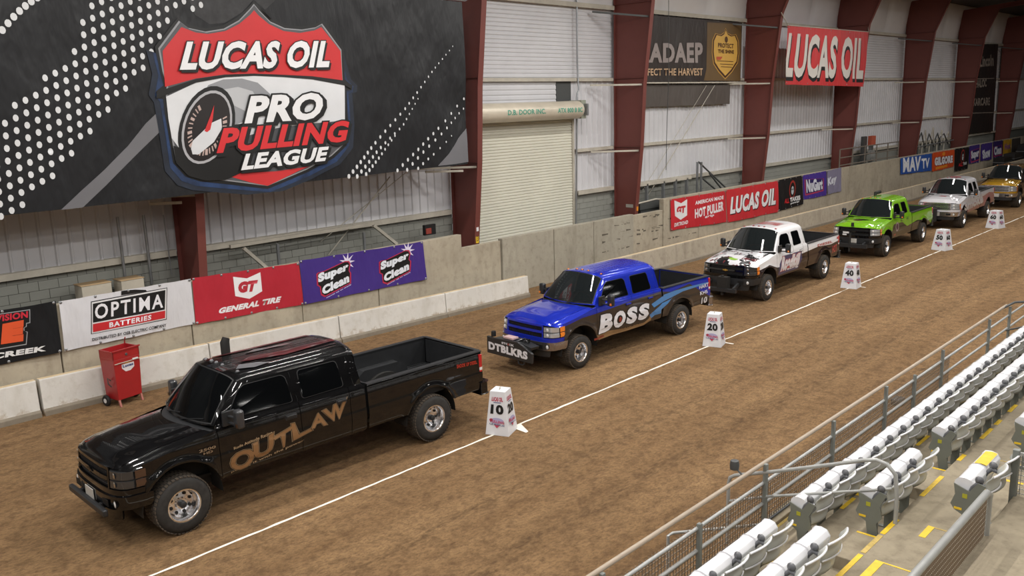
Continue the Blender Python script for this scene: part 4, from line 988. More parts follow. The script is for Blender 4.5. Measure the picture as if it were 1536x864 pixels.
    if P.get('style', 'split') == 'split':
        b = MB(); nband(b, -gw, gw, .975, 1.03, .010, gm, 2); part(b, 'grille_bar', gr, 30)
        for z0, z1 in ((.845, .872), (1.125, 1.165)): b = MB(); nband(b, -gw - .03, gw + .03, z0, z1, .008, gm, 1); part(b, 'grille_frame', gr, 30)
        sl = [.90, .93, 1.06, 1.09]
    else:
        for z0, z1 in ((.845, .880), (1.115, 1.165)): b = MB(); nband(b, -gw - .03, gw + .03, z0, z1, .012, gm, 1); part(b, 'grille_frame', gr, 30)
        b = MB(); nband(b, -gw, gw, .985, 1.01, .010, gm, 1); nband(b, -gw, gw, .93, .945, .006, gm, 1); nband(b, -gw, gw, 1.05, 1.065, .006, gm, 1); part(b, 'grille_bar', gr, 30); sl = [.90, .96, 1.03, 1.09]
    b = MB()
    for z in sl: nband(b, -gw, gw, z, z + .006, -.02, P.get('slat', M_PLAS), 1)
    for k in range(-11, 12): 
        p = nose(thy(k * .05), 1.0, -.022); b.box((p[0], p[1], 1.0), (.01, .006, .26), P.get('slat', M_PLAS))
    part(b, 'grille_mesh', gr, None)
    for sgn in (-1, 1):
        b = MB(); nband(b, *sorted((sgn * (gw + .005), sgn * (gw + .04))), .85, 1.15, .008, gm, 2); part(b, 'grille_frame', gr, 30)
    if P.get('emblem'):
        b = MB(); x = nose(0, 1.0, .012)[0] - .004
        b.prism([(-.09, .985), (-.03, .985), (-.03, .972), (.03, .972), (.03, .985), (.09, .985), (.105, 1.018), (.03, 1.018), (.03, 1.03), (-.03, 1.03), (-.03, 1.018), (-.075, 1.018)], x, x - .012, P['emblem'], lambda a, q, y: (y, a, q)); part(b, 'emblem', gr, None)
    # lamps
    for sgn in (-1, 1):
        b = MB(); a, c = sorted((sgn * .645, sgn * .965)); nband(b, a, c, .87, 1.125, -.012, lamp if P.get('style') == 'full' else M_PLAS, 3, .07)
        hl = part(b, 'headlight', None, 30)
        zz = ((.885, .985), (1.005, 1.115)); 
        for z0, z1 in zz:
            b = MB(); a, c = sorted((sgn * .66, sgn * .955)); nband(b, a, c, z0, z1, .004, lamp, 2, 0, .02); part(b, 'lamp_lens', hl, 30)
            b = MB(); q = nose(thy(sgn * .75), (z0 + z1) / 2, .006); b.lathe([(0, -.008), (.03, -.006), (.042, 0)], M_WHL if lamp is M_LAMP else M_CHR2, q, 'X', 14); part(b, 'lamp_bulb', hl, 40)
            b = MB(); a, c = sorted((sgn * .960, sgn * .965)); nband(b, a, c, z0, z1, .005, P.get('amb', M_AMB), 2, .06, .02); part(b, 'turn_signal', hl, 30)
    # bumper
    if P.get('fascia', True):
        b = MB(); nband(b, -.965, .965, .775, .865, .012, P.get('Mfas', M), 2, .045); part(b, 'bumper_cover', None, 35)
    b = MB(); nband(b, -.965, .965, .58, .775, .035, Mbump, 3, .09, .05); bp = part(b, 'front_bumper', None, 35)
    b = MB(); nband(b, -.85, .85, .42, .575, .0, P.get('Mval', M_PLAS), 2, 0); part(b, 'air_dam', bp, 35)
    for sgn in (-1, 1):
        b = MB(); q = nose(thy(sgn * .76), .67, .04); b.lathe([(0, -.01), (.035, -.008), (.05, .002)], M_WHL, q, 'X', 14); b.lathe([(.05, -.004), (.062, .0)], M_PLAS, q, 'X', 14); part(b, 'fog_light', bp, 40)
        b = MB(); q = nose(thy(sgn * .52), .67, .036); b.box(q, (.012, .26, .09), M_BLACK); part(b, 'bumper_slot', bp, None)
    q = nose(0, .67, .05); b = MB(); b.box((q[0], 0, .67), (.012, .32, .16), mat('pale_plate', 'b9b6b0', .5)); part(b, 'licence_plate', bp, None)
    # greenhouse
    zA, zT = 1.40, 1.90
    sect = [(.905, 1.40), (.885, 1.46), (.745, 1.88)]
    rpts = [(.905, 1.40), (.745, 1.885), (.715, 1.945), (.66, 1.985), (.58, 2.015), (.45, 2.042), (.25, 2.065), (0, 2.072)]
    def xA(z): return .58 + (z - 1.40) * .93
    def xB(z): return xc - .02 - (z - 1.40) * .10
    for sgn in (-1, 1):
        b = MB()
        def gs(u, v):
            z = 1.40 + .49 * v; y = .905 + (.745 - .905) * v - .0; y += .010 * sin(pi * v)
            x0, x1 = xA(z), xB(z); x = x0 + (x1 - x0) * u; y -= .05 * max(0, 1 - u / .12) ** 2 * v * .6; y -= .03 * max(0, (u - .93) / .07) ** 2
            return (x, sgn * y, z)
        b.grid(gs, 40, 8, M); cabside = part(b, 'cab_side', None, 30)
        def gy_(z): 
            v = (z - 1.40) / .49; return .905 - .16 * v + .010 * sin(pi * v)
        def pane(nm, pts, grow, lift, m, par):
            cx_ = sum(p[0] for p in pts) / len(pts); cz_ = sum(p[1] for p in pts) / len(pts)
            P2 = []
            for x, z in pts:
                dx, dz = x - cx_, z - cz_; L = sqrt(dx * dx + dz * dz); P2.append((x + dx / L * grow, z + dz / L * grow))
            b = MB(); n = len(P2)
            b.add([(x, sgn * (gy_(z) + lift), z) for x, z in P2] + [(x, sgn * (gy_(z) - .01), z) for x, z in P2], [tuple(range(n))] + [(i, (i + 1) % n, n + (i + 1) % n, n + i) for i in range(n)], m)
            return part(b, nm, par, None)
        def rounded(c, r=.05, n=5):
            out = []
            for i in range(len(c)):
                p0, p, p1 = Vector(c[i - 1]), Vector(c[i]), Vector(c[(i + 1) % len(c)]); a = p + (p0 - p).normalized() * r; e = p + (p1 - p).normalized() * r
                for k in range(n + 1):
                    t = k / n; q = a * (1 - t) ** 2 + p * 2 * t * (1 - t) + e * t * t; out.append((q.x, q.y))
            return out
        w1 = rounded([(.80, 1.445), (xm - .09, 1.43), (xm - .13, 1.80), (xm - .19, 1.845), (1.16, 1.845), (1.05, 1.79)], .04)
        w2 = rounded([(xm + .09, 1.43), (xc - .37, 1.44), (xc - .42, 1.845), (xm + .10, 1.85)], .06)
        for w_, nm in ((w1, 'front_window'), (w2, 'rear_window')):
            fr_ = pane('window_seal', w_, .016, .004, M_RUB, cabside); pane(nm, w_, 0, .008, M_GLASS, cabside)
        # door cut lines on the pillars
        b = MB()
        for x in (xm + .0, xr + .12):
            b.bar((x, sgn * (gy_(1.41) + .001), 1.41), (x - .05, sgn * (gy_(1.86) + .001), 1.86), .004, .008, M_BLACK)
        part(b, 'pillar_seam', cabside, None)
    # windshield frame and glass
    def roofhalf(s):
        s = abs(s); n = len(rpts) - 3
        # s 1 -> y .745 edge, 0 -> centre
        y = .745 * s; 
        z = interp(-y, [(-q[0], q[1]) for q in rpts[1:]])
        return y, z
    def header(s):
        y, z = roofhalf(s); return (xA(1.885) + .04 - .13 * (1 - s * s) + .10 * (1.885 - 1.885), math.copysign(y, s), z - .01)
    def base(s):
        y = .905 * s; q = 1 - s * s; return (.58 - .17 * q, y, 1.40 - .01 * q)
    def wsf(s, v, off=0.0):
        A, B = base(s), header(s); p = [A[i] + (B[i] - A[i]) * v for i in range(3)]; h = .035 * sin(pi * v)
        return (p[0] - .4 * h - off * .66, p[1], p[2] + .6 * h + off * .75)
    b = MB(); b.grid(lambda u, v: wsf(u * 2 - 1, v), 28, 8, M); wf_ = part(b, 'windshield_frame', None, 40)
    b = MB(); b.grid(lambda u, v: wsf((u * 2 - 1) * .945, .025 + .955 * v, .004), 28, 8, M_RUB); part(b, 'windshield_seal', wf_, 40)
    b = MB(); b.grid(lambda u, v: wsf((u * 2 - 1) * .925, .05 + .905 * v, .008), 28, 8, P.get('Mws', M_GLASS2)); part(b, 'windshield', wf_, 40)
    # roof
    def rf(u, v):
        s = v * 2 - 1; y, z = roofhalf(s); H0 = header(s); x0 = H0[0]; x1 = xB(1.90) + .02 - .0 * s
        x = x0 + (x1 - x0) * u
        z2 = z - .010 * (1 - min(1, u / .05)) - .045 * max(0, (u - .93) / .07) ** 2
        rib = .003 * (1 + sin(y * 70)) * (1 if abs(y) < .55 else 0) * min(1, max(0, (u - .12) / .05)) * min(1, max(0, (.93 - u) / .05))
        return (x, math.copysign(y, s) if s else 0, z2 + (rib if P.get('ribs', True) else 0))
    b = MB(); vv = [.5 + .5 * math.copysign(abs(q) ** .8, q) for q in [i / 24 for i in range(-24, 25)]]
    b.grid(rf, 1, 1, Mroof, us=[0, .015, .03, .05, .08, .12, .15, .2, .3, .4, .5, .6, .7, .8, .88, .91, .93, .95, .965, .98, 1], vs_=vv if not P.get('ribs', True) else [i / 150 for i in range(151)]); roof = part(b, 'roof', None, 30)
    # back of cab
    b = MB()
    def bk(u, v):
        s = u * 2 - 1; y, z = roofhalf(s)
        A = (xB(1.40), .905 * s, 1.10); Bq = (xB(1.90) + .02, math.copysign(y, s) if s else 0, z - .055); return tuple(A[i] + (Bq[i] - A[i]) * v for i in range(3))
    b.grid(bk, 16, 8, M); bc = part(b, 'cab_back', None, 40)
    b = MB(); b.grid(lambda u, v: (lambda p: (p[0] + .008, p[1], p[2]))(bk(.14 + .72 * u, .42 + .44 * v)), 10, 4, M_GLASS); part(b, 'back_window', bc, 40)
    # cab lights
    for k, y in enumerate((-.58, -.2, 0, .2, .58)):
        s = y / .745; H0 = rf(.07, (s + 1) / 2); b = MB(); b.lathe([(.0, .026), (.022, .02), (.03, .0)], P.get('cabl', M_AMB), (H0[0], H0[1], H0[2] + .002), 'Z', 10); b.lathe([(.042, .006), (.045, -.004)], M_PLAS, (H0[0], H0[1], H0[2] + .002), 'Z', 10); part(b, 'cab_light', roof, 40)
    # wipers
    for s0, s1 in ((-.15, -.75), (.5, -.05)):
        a = wsf(s0, .0, .02); c = wsf(s1, .09, .022); b = MB(); b.bar(a, c, .014, .012, M_PLAS); a2 = wsf(s0 * .4 + s1 * .6, .14, .02); part(b, 'wiper', None, None)
    # mirrors
    for sgn in (-1, 1):
        b = MB(); b.span((.70, sgn * .92, 1.36), (.90, sgn * .965, 1.58), M_PLAS)
        for z in (1.40, 1.50): b.bar((.80, sgn * .95, z), (.83, sgn * 1.18, z), .05, .03, M_PLAS)
        mr = part(b, 'mirror', None, None, bevel=.01)
        b = MB(); b.span((.78, sgn * 1.13, 1.36), (.90, sgn * 1.30, 1.64), P.get('Mmir', M_PLAS)); part(b, 'mirror_housing', mr, 40, bevel=.035)
        b = MB(); b.box((.775, sgn * 1.26, 1.42), (.012, .05, .05), P.get('amb', M_AMB)); part(b, 'mirror_signal', mr, None)
    # bed
    x0 = xc + .06; zf = .86
    b = MB()
    b.span((x0, -.86, zf - .03), (xe - .05, .86, zf), M_BED)
    k = 0
    y = -.80
    while y < .8: b.span((x0 + .02, y, zf), (xe - .06, y + .05, zf + .014), M_BED); y += .10
    bf = part(b, 'bed_floor', None, None)
    for sgn in (-1, 1):
        b = MB(); b.add([(x0, sgn * .86, zf), (xe - .04, sgn * .86, zf), (xe - .04, sgn * .845, 1.36), (x0, sgn * .845, 1.36)], [(0, 1, 2, 3)], M_BED); part(b, 'bed_wall', None, None)
        b = MB(); Q_ = [(x0, .835, 1.355), (x0, .835, 1.372), (x0, .955, 1.372), (x0, .962, 1.352)]
        A = [(x, sgn * y, z) for x, y, z in Q_]; B = [(xe, sgn * (y - .012), z) for x, y, z in Q_]
        b.add(A + B, [(0, 1, 5, 4), (1, 2, 6, 5), (2, 3, 7, 6), (0, 4, 7, 3), (0, 3, 2, 1), (4, 5, 6, 7)], P.get('Mrail', M_PLAS)); part(b, 'bed_rail', None, None)
        b = MB()
        pts = [(-.58, 0), (-.52, .14), (-.40, .22), (.40, .22), (.52, .14), (.58, 0)]
        b.prism(pts, sgn * .62, sgn * .858, M_BED, lambda a, q, y: (wbs + a, y, zf + q)); part(b, 'wheel_hump', None, None, bevel=.02)
        # tail lamp
        b = MB(); b.box((xe - .035, sgn * .925, 1.14), (.075, .085, .34), M_REDL); b.box((xe - .033, sgn * .926, 1.04), (.077, .087, .07), M_WHL); part(b, 'tail_light', None, 30, bevel=.012)
    b = MB(); b.span((x0, -.86, zf), (x0 + .04, .86, 1.365), M_BED); part(b, 'bed_front', None, None)
    b = MB(); b.span((xe - .045, -.87, .70), (xe + .015, .87, 1.365), P.get('Mtail', M)); b.span((xe - .052, -.82, zf + .02), (xe - .04, .82, 1.34), M_BED); b.span((xe - .06, -.87, 1.362), (xe + .02, .87, 1.378), P.get('Mrail', M_PLAS))
    tg = part(b, 'tailgate', None, 30, bevel=.008)
    b = MB(); b.span((xe + .01, -.11, 1.22), (xe + .025, .11, 1.30), M_PLAS); part(b, 'tailgate_handle', tg, None)
    b = MB(); b.prism([(-.985, 0), (-.985, .16), (-.90, .23), (.90, .23), (.985, .16), (.985, 0)], .54, .77, P.get('Mrb', Mbump), lambda a, q, z: (xe - .06 + q, a, z)); part(b, 'rear_bumper', None, 30, bevel=.015)
    # underbody
    b = MB(); b.span((-.80, -.42, .46), (-.2, .42, .62), M_UND)
    for sgn in (-1, 1):
        b.span((-.85, sgn * .38, .62), (xe - .1, sgn * .46, .78), M_UND)
    part(b, 'frame', None, None)
    b = MB(); b.span((-.80, -.52, .62), (.52, .52, 1.12), M_UND); b.span((.62, -.90, .60), (xc - .02, .90, 1.38), M_UND); b.span((xc, -.5, .70), (xe - .1, .5, .84), M_UND); b.span((.45, -.5, .6), (.62, .5, 1.36), M_UND); part(b, 'underbody', None, None)
    b = MB(); b.tube([(xc - .8, -.3, .55), (wbs - .3, -.45, .55), (wbs + .6, -.5, .62)], .05, M_UND, 8); b.span((.9, -.5, .45), (1.6, .3, .62), M_UND); part(b, 'exhaust_pipe', None, 40)
    # wheels, axles: unscaled
    key = round(R_, 3)
    Wt = .36
    if key not in _wheel:
        _wheel[key] = make_wheel(R_, Wt); proto = True
    else: proto = False
    for ax in (0.0, wbs):
        b = MB(); b.tube([(ax, -.75, R_), (ax, .75, R_)], .06, M_UND, 8); b.lathe([(0, -.2), (.15, -.12), (.18, 0), (.15, .12), (0, .2)], M_UND, (ax, .15, R_), 'Y', 12)
        for sgn in (-1, 1): b.tube([(ax, sgn * .5, R_), (ax + .1, sgn * .45, .75)], .035, M_UND, 6); b.bar((ax - .55, sgn * .5, .62), (ax + .6, sgn * .5, .60), .07, .04, M_UND)
        b.build('axle', root, smooth=40)
        for sgn in (-1, 1):
            if proto: w_ = _wheel[key]; proto = False
            else: w_ = copy_tree(_wheel[key])
            w_.parent = root; w_.location = (ax, sgn * (HW - .005 - Wt / 2), R_); w_.rotation_euler = (0, random.uniform(0, 1.5), 0) if sgn < 0 else (0, random.uniform(0, 1), pi)
    # prints on the near side
    def sfn(a, c, l):
        if c > 1.40: return (a, -(gyn(c) + l), c)
        return (a, -(sideY(a, c) + l + .003), c)
    def gyn(z):
        v = (z - 1.40) / .49; return .905 - .16 * v + .010 * sin(pi * v)
    for side_ in (P.get('side'), P.get('side2')):
        if not side_: continue
        b = MB(); layers = [(m, [([(x, z / zs) for x, z in vs], fs) for vs, fs in sh]) for m, sh in side_]
        print_mesh(b, layers, sfn, .06, .0022); part(b, 'side_lettering', None, None)
    if P.get('hoodprint'):
        b = MB()
        def hfn(a, c, l):  # a in y, c in t
            x, y, z = hood(c, a); return (x, y, z + .004 + l)
        print_mesh(b, P['hoodprint'], hfn, .06, .002); part(b, 'hood_graphic', hd, None)
    if P.get('roofprint'):
        b = MB()
        def rfn(a, c, l):
            x, y, z = rf(a, (c / .745 + 1) / 2); return (x, y, z + .014 + l)
        print_mesh(b, P['roofprint'], rfn, .05, .002); part(b, 'roof_graphic', roof, None)
    if P.get('extra'): P['extra'](root, part, nose, hood, wsf)
    return root

# ---- black truck
BKP = paint('gloss_black_paint', (0.0035, 0.0035, 0.004), .22, 0, 1.0)
GLD = mat('bronze_lettering', (0.30, 0.165, 0.075), .4, .35); TAN = mat('pale_gold_outline', (0.38, 0.26, 0.15), .45)
qa = {'O': [(0.749,0.939),(1.168,0.934),(1.078,0.631),(0.740,0.665)], 'U': [(1.119,0.984),(1.477,1.056),(1.427,0.755),(1.119,0.735)], 'T': [(1.449,0.985),(1.795,1.071),(1.684,0.795),(1.564,0.762)], 'L': [(1.777,1.107),(1.960,1.104),(2.129,0.900),(1.784,0.835)], 'A': [(2.194,1.129),(2.331,1.152),(2.402,0.917),(2.110,0.930)], 'W': [(2.343,1.159),(2.813,1.247),(2.707,0.954),(2.461,0.941)]}
lay_o, lay_f, lay_i = [], [], []
for ch, q in qa.items():
    lay_o.append(T(ch, q, .03, .028)); lay_f.append(T(ch, q, .03))
sm = [T('Rude Attitude Racing', [(0.821,1.022),(1.449,1.093),(1.453,1.023),(0.826,0.972)], .02), T('pulling it with the power', [(0.756,0.669),(1.977,0.807),(1.973,0.757),(0.752,0.632)], .01)]
redsp = [T('SHOOK UP DIESEL', [(5.165,1.245),(5.651,1.216),(5.661,1.150),(5.161,1.178)], .03)]
def black_extra(root, part, nose, hood, wsf):
    b = MB(); P0 = (-1.28, .36)
    b.span((-1.00, -.74, .52), (-.93, .74, .62), M_PLAS); part(b, 'push_bar', None, 30, bevel=.02)
    b = MB()
    for y in (-.4, .4): b.bar((-.95, y, .57), (-.75, y, .60), .08, .08, M_PLAS)
    part(b, 'push_bar_arm', None, None)
    b = MB(); b.tube([(1.50, .56, 1.98), (1.50, .56, 2.22), (1.53, .56, 2.29)], [.075, .075, .06], M_UND, 14); part(b, 'roof_pod', None, 40)

    b = MB(); print_mesh(b, [(M_CHR2, [T('2500', [(.3, 1.14), (.55, 1.14), (.55, 1.10), (.3, 1.10)], .03), T('HD', [(.36, 1.085), (.5, 1.085), (.5, 1.05), (.36, 1.05)], .03)])], lambda a, c, l: (a, -(.985 + l), c)); part(b, 'badge', None, None)

silv = mat('roof_flag_grey', (0.12, 0.12, 0.13), .3, coat=1.0); maroon = mat('roof_flag_maroon', (0.06, 0.006, 0.009), .3, coat=1.0)
rp = [(maroon, [poly([(.18, -.30), (.5, -.44), (.95, -.36), (.95, -.22), (.5, -.26), (.3, -.14)]), poly([(.10, .36), (.5, .30), (.9, .34), (.9, .60), (.4, .62), (.12, .60)])]), (silv, [poly([(.08, -.52), (.2, -.60), (.34, -.56), (.26, -.48), (.14, -.40)]), poly([(.3, .1), (.6, .02), (.7, .08), (.4, .2)])])]
truck(dict(label='glossy black crew-cab pickup with gold OUTLAW lettering, nearest the camera', wb=4.55, xc=3.17, xe=5.78, zs=1.0, ws=.875, R=.42, amb=mat('smoked_amber_lens', (.06, .03, .018), .15, coat=1.0), M=BKP, F=(5.115, 11.236), yaw=radians(-1.90), Mbump=BKP, Mval=BKP, gbar=BKP, slat=mat('grey_mesh', (.06, .06, .065), .4, .5), emblem=mat('dark_emblem', (.05, .04, .03), .3, .8), lamp=M_LAMPD,
   side=[(TAN, lay_o + sm), (BKP, [T(ch, q, .03, .016) for ch, q in qa.items()]), (GLD, lay_f)], side2=[(mat('red_decal', (.42, .03, .015), .4), redsp)], roofprint=rp, extra=black_extra, Mmir=mat('grey_mirror_shell', (.035, .036, .04), .35, coat=.5), handle=M_PLAS, cabl=mat('clear_cab_light', (.2, .2, .21), .15, coat=1.0), Mws=M_GLASS))

# ---- blue truck
BLU = paint('candy_blue_paint', (0.008, 0.025, 0.42), .25, .35, 1.0, .25)
BRN = paint('brown_graphic_paint', (0.035, 0.025, 0.019), .3, .3, 1.0)
lq = sheared([(0.727,1.067),(2.515,1.046),(2.433,0.677),(0.647,0.639)], .0)
qz = {'B': [(0.735,1.073),(1.191,1.068),(1.103,0.658),(0.647,0.639)], 'O': [(1.203,1.045),(1.622,1.052),(1.581,0.665),(1.134,0.659)], 'S': [(1.686,1.058),(2.066,1.056),(2.010,0.653),(1.613,0.679)], 'S ': [(2.132,1.054),(2.536,1.050),(2.454,0.673),(2.059,0.675)]}
wl = mat('silver_white_decal', (.72, .72, .76), .35, coat=.6)
bk_ = []
def arcpts(f, pts): return pts
str1 = [(2.600,0.991),(3.029,1.101),(3.832,1.154),(4.486,1.156),(5.069,1.140),(5.045,1.107),(4.488,1.100),(3.879,1.085),(3.118,0.978),(2.686,0.895)]
str2 = [(2.517,0.740),(3.031,0.940),(3.383,0.985),(3.472,1.024),(3.295,0.919),(3.076,0.824),(2.603,0.644)]
str3 = [(2.623,0.787),(2.967,0.830),(2.990,0.691),(2.688,0.695)]
str4 = [(3.072,1.134),(3.560,1.159),(4.203,1.161),(4.582,1.154),(4.204,1.105),(3.561,1.085),(3.117,1.059)]
cyan = mat('pale_blue_decal', (.06, .22, .5), .35, coat=.8); tanb = mat('tan_decal', (.28, .17, .08), .4, coat=.6); redd = mat('dark_red_decal', (.25, .03, .02), .4, coat=.6)
def blue_extra(root, part, nose, hood, wsf):
    b = MB(); pts = [(-.80, .40), (.78, .40), (.80, .62), (.52, .74), (.30, .82), (-.30, .80), (-.62, .78), (-.80, .80)]
    b.prism([(-y, z) for y, z in pts], -1.34, -1.28, M_PLAS, lambda a, q, x: (x, a, q)); wbx = part(b, 'weight_box', None, None)
    b = MB(); b.prism([(-y, z) for y, z in [(-.7, .74), (.7, .68), (.72, .74), (.3, .80), (-.3, .79)]], -1.28, -1.04, M_PLAS, lambda a, q, x: (x, a, q)); b.span((-1.28, -.3, .45), (-.85, -.15, .6), M_PLAS); b.span((-1.28, .15, .45), (-.85, .3, .6), M_PLAS); part(b, 'weight_box_shelf', wbx, None)
    b = MB()
    def ff(a, c, l): return (-1.345 - l, -a, c)
    print_mesh(b, [(wl, [T('DTBLKRS', [(-.74, .68), (.66, .66), (.66, .47), (-.74, .49)], .06)]), (wl, [T('STOCK', [(-.25, .75), (.2, .75), (.2, .70), (-.25, .70)], .05)]), (redd, [rect(-.03, .702, .03, .747)])], ff); part(b, 'lettering', wbx, None)
    b = MB(); b.box((-1.19, .10, .84), (.18, .34, .05), mat('pink_white_box', (.55, .38, .38), .4)); part(b, 'battery_box', wbx, None, bevel=.008)
    b = MB(); b.lathe([(0, .12), (.05, .12), (.06, .09), (.06, 0)], M_BLACK, (-1.25, .66, .80), 'Z', 14); part(b, 'filler_cap', wbx, 40)
    b = MB()
    for k in range(9): b.tube([(-1.22 + .02 * k, -.15 - .05 * (k % 4), .80), (-1.16, -.3 - .03 * k, .86 + .015 * (k % 3)), (-1.1, -.45, .78)], .012, M_CHR2 if k % 3 == 0 else M_PLAS, 6)
    part(b, 'hose_bundle', wbx, 40)
    b = MB(); b.tube([(-1.31, -.28, .40), (-1.31, -.3, .32), (-1.31, -.42, .30), (-1.31, -.50, .34), (-1.31, -.5, .40)], .018, M_PLAS, 8); part(b, 'tow_hook', wbx, 40)
    b = MB(); b.tube([(.55, .68, 1.3), (.55, .70, 1.98)], .055, BLU, 12)
hp = None
truck(dict(label='bright blue and brown crew-cab pickup with silver BOSS lettering and black weight box', wb=3.77, xc=3.02, xe=5.10, zs=.945, ws=.87, R=.38, M=BLU, Mlow=BRN, F=(14.59, 11.74), yaw=radians(-2.81), Mbump=mat('chrome_red_bumper', (.35, .33, .34), .15, .9), Mfas=BLU, gbar=BLU, ribs=True, Mmir=M_PLAS,
   zb=[(-.49, 1.10), (.1, 1.19), (.6, 1.20), (2.0, 1.28), (3.0, 1.30), (3.4, 1.22), (4.2, 1.30), (4.7, 1.0), (5.1, .80)],
   side=[(tanb, [poly([(0.573,0.635),(0.912,0.666),(1.733,0.577),(2.350,0.587),(2.518,0.660),(2.559,0.759),(2.623,0.800),(2.603,0.590),(2.350,0.520),(1.733,0.512),(1.180,0.522),(0.683,0.498)])]), (cyan, [poly(str1), poly(str2), poly(str3), poly(str4)]), (BLK, [T(ch.strip(), q, .06, .03) for ch, q in qz.items()]), (wl, [T(ch.strip(), q, .06) for ch, q in qz.items()]), (redd, [poly([(0.516,0.571),(0.835,0.593),(0.872,0.547),(0.534,0.517)]), disc(*[(1.404,0.849)][0], .05, .06)]), (tanb, [T('PULLING TEAM', [(1.180,0.624),(2.329,0.591),(2.329,0.538),(1.180,0.548)], .03)]),
         (wl, [T('HART', [(4.583,1.112),(5.010,1.127),(5.013,1.027),(4.585,1.027)], .02), T('KHS', [(4.611,0.953),(4.952,0.952),(4.954,0.866),(4.614,0.859)], .02), T('10', [(4.688,0.784),(4.957,0.780),(4.962,0.607),(4.693,0.613)], .04)])],
   extra=blue_extra))

# ---- white and black truck
WHP = paint('white_paint', (.78, .78, .80), .28, 0, 1.0); MRN = paint('dark_maroon_paint', (.022, .012, .012), .3, 0, 1.0)
def splatter(name, a, b_, c, d, sc):
    t = NT(name); t.setp(.25, 0, 1.0); v = t.coords('Object', (1, 1, 1)); f = t.noise(v, sc, 3, .55); g = t.noise(v, sc * 2.3, 3, .5)
    base = t.mix(t.ramp(f, [(.49, 0.0), (.51, 1.0)]), a, b_); base = t.mix(t.ramp(g, [(.60, 0.0), (.62, 1.0)]), base, c); t.col(base); return t.m
HCAM = splatter('camouflage_hood_paint', (.012, .012, .014), (.72, .72, .75), (.16, .03, .035), None, 2.6)
WRL = mat('white_red_decal', (.72, .68, .70), .35, coat=.6); RDD = mat('brick_red_decal', (.42, .05, .05), .4, coat=.6); VIO = mat('dark_violet_decal', (.05, .045, .12), .4, coat=.6)
def white_extra(root, part, nose, hood, wsf):
    b = MB()
    for y in (-.5, .5): b.bar((-1.22, y, .50), (-.92, y, .62), .07, .09, M_PLAS)
    b.span((-1.30, -.62, .42), (-1.20, .62, .52), M_PLAS); b.span((-1.28, -.3, .42), (-1.08, .05, .86), M_UND); b.tube([(-1.2, -.1, .3), (-1.2, -.1, .9)], .05, M_UND)
    part(b, 'hitch_frame', None, None)
truck(dict(label='white-roofed black and maroon crew-cab pickup with patterned hood, third in line', wb=3.88, xc=2.66, xe=5.05, zs=.95, ws=.87, R=.385, M=WHP, Mlow=MRN, Mhood=HCAM, F=(23.05, 11.62), yaw=radians(.53), Mbump=M_PLAS, Mfas=BKP, gbar=BKP, emblem=M_GOLDE, lamp=M_LAMPD, ribs=False, Mmir=M_PLAS,
   Mtail=MRN, cabl=M_REDL, zb=[(-.49, 1.0), (.1, 1.08), (.6, .92), (.9, .9), (1.8, 1.08), (2.6, 1.12), (3.4, 1.16), (4.4, 1.1), (5.1, 1.16)],
   hoodprint=[(mat('lime_decal', (.22, .42, .04), .4), [disc(-.15, .82, .16, .05, 10), disc(-.02, .77, .10, .04, 9)])],
   roofprint=[(RDD, [T('BUILT RAM', [(.35, .42), (.62, .42), (.62, -.42), (.35, -.42)], .05)])],
   side=[(VIO, [poly([(0.700,0.613),(0.755,0.935),(0.976,1.160),(2.220,1.149),(2.243,0.898),(2.010,0.627),(1.261,0.633)])]), (RDD, [T('Roadkill', [(0.937,1.147),(2.156,1.101),(2.000,0.743),(0.812,0.705)], .10, .03)]), (WRL, [T('Roadkill', [(0.937,1.147),(2.156,1.101),(2.000,0.743),(0.812,0.705)], .08), T('racing', [(1.128,0.766),(1.997,0.782),(2.007,0.666),(1.136,0.672)], .04)])], side2=[(RDD, [T('DIESEL', [(3.365,1.183),(4.491,1.162),(4.501,1.080),(3.373,1.103)], .03), rect(4.86, 1.15, 4.96, 1.22), T('HOT', [(4.465,0.972),(4.851,1.000),(4.880,0.751),(4.492,0.725)], .04)])],
   extra=white_extra))
# ---- green truck
GRN = paint('lime_green_paint', (.17, .40, .012), .25, .5, 1.0); DRK = paint('dark_side_paint', (.018, .02, .014), .3, .3, 1.0)
def green_extra(root, part, nose, hood, wsf):
    b = MB(); b.span((-1.26, -.7, .46), (-1.14, .7, .60), M_PLAS)
    for y in (-.5, .5): b.bar((-1.2, y, .54), (-.9, y, .62), .07, .08, M_PLAS)
    b.tube([(-1.2, 0, .3), (-1.2, 0, 1.0)], .05, M_UND); part(b, 'hitch_frame', None, None)
    b = MB(); b.tube([(-.9, .05, 1.2), (-.9, .05, 1.34)], .06, M_UND); part(b, 'hood_pipe', None, None)
    b = MB(); b.tube([(2.25, .50, 1.98), (2.25, .50, 2.12), (2.6, .45, 2.14)], .07, M_UND); part(b, 'roof_pod', None, 40)
    b = MB(); b.box((-1.03, .25, .98), (.02, .24, .06), M_WHL); b.box((-1.03, .3, .90), (.02, .16, .05), M_WHL); part(b, 'front_tag', None, None)
truck(dict(label='lime green crew-cab pickup with dark doors and black grille, fourth in line', wb=3.92, xc=2.62, xe=5.08, zs=.95, ws=.87, R=.385, M=GRN, Mlow=DRK, F=(31.9, 11.55), yaw=radians(.99), Mbump=M_PLAS, Mfas=BKP, gbar=BKP, lamp=M_LAMP, ribs=False, zb=[(-.49, .92), (.0, .9), (.55, .92), (.7, 1.14), (1.6, 1.12), (2.1, .9), (3.2, 1.0), (4.4, .9), (5.1, .6)],
   hoodprint=[(BKP, [disc(-.05, .45, .30, .10, 14), disc(.1, .55, .2, .06, 10)])], side=[(P_('9a8a88'), [disc(*[(1.041,0.953)][0], .17, .17)]), (P_('4a2830'), [disc(*[(1.041,0.953)][0], .11, .11)]), (redd, [rect(.75, .65, .95, .72)])], extra=green_extra))
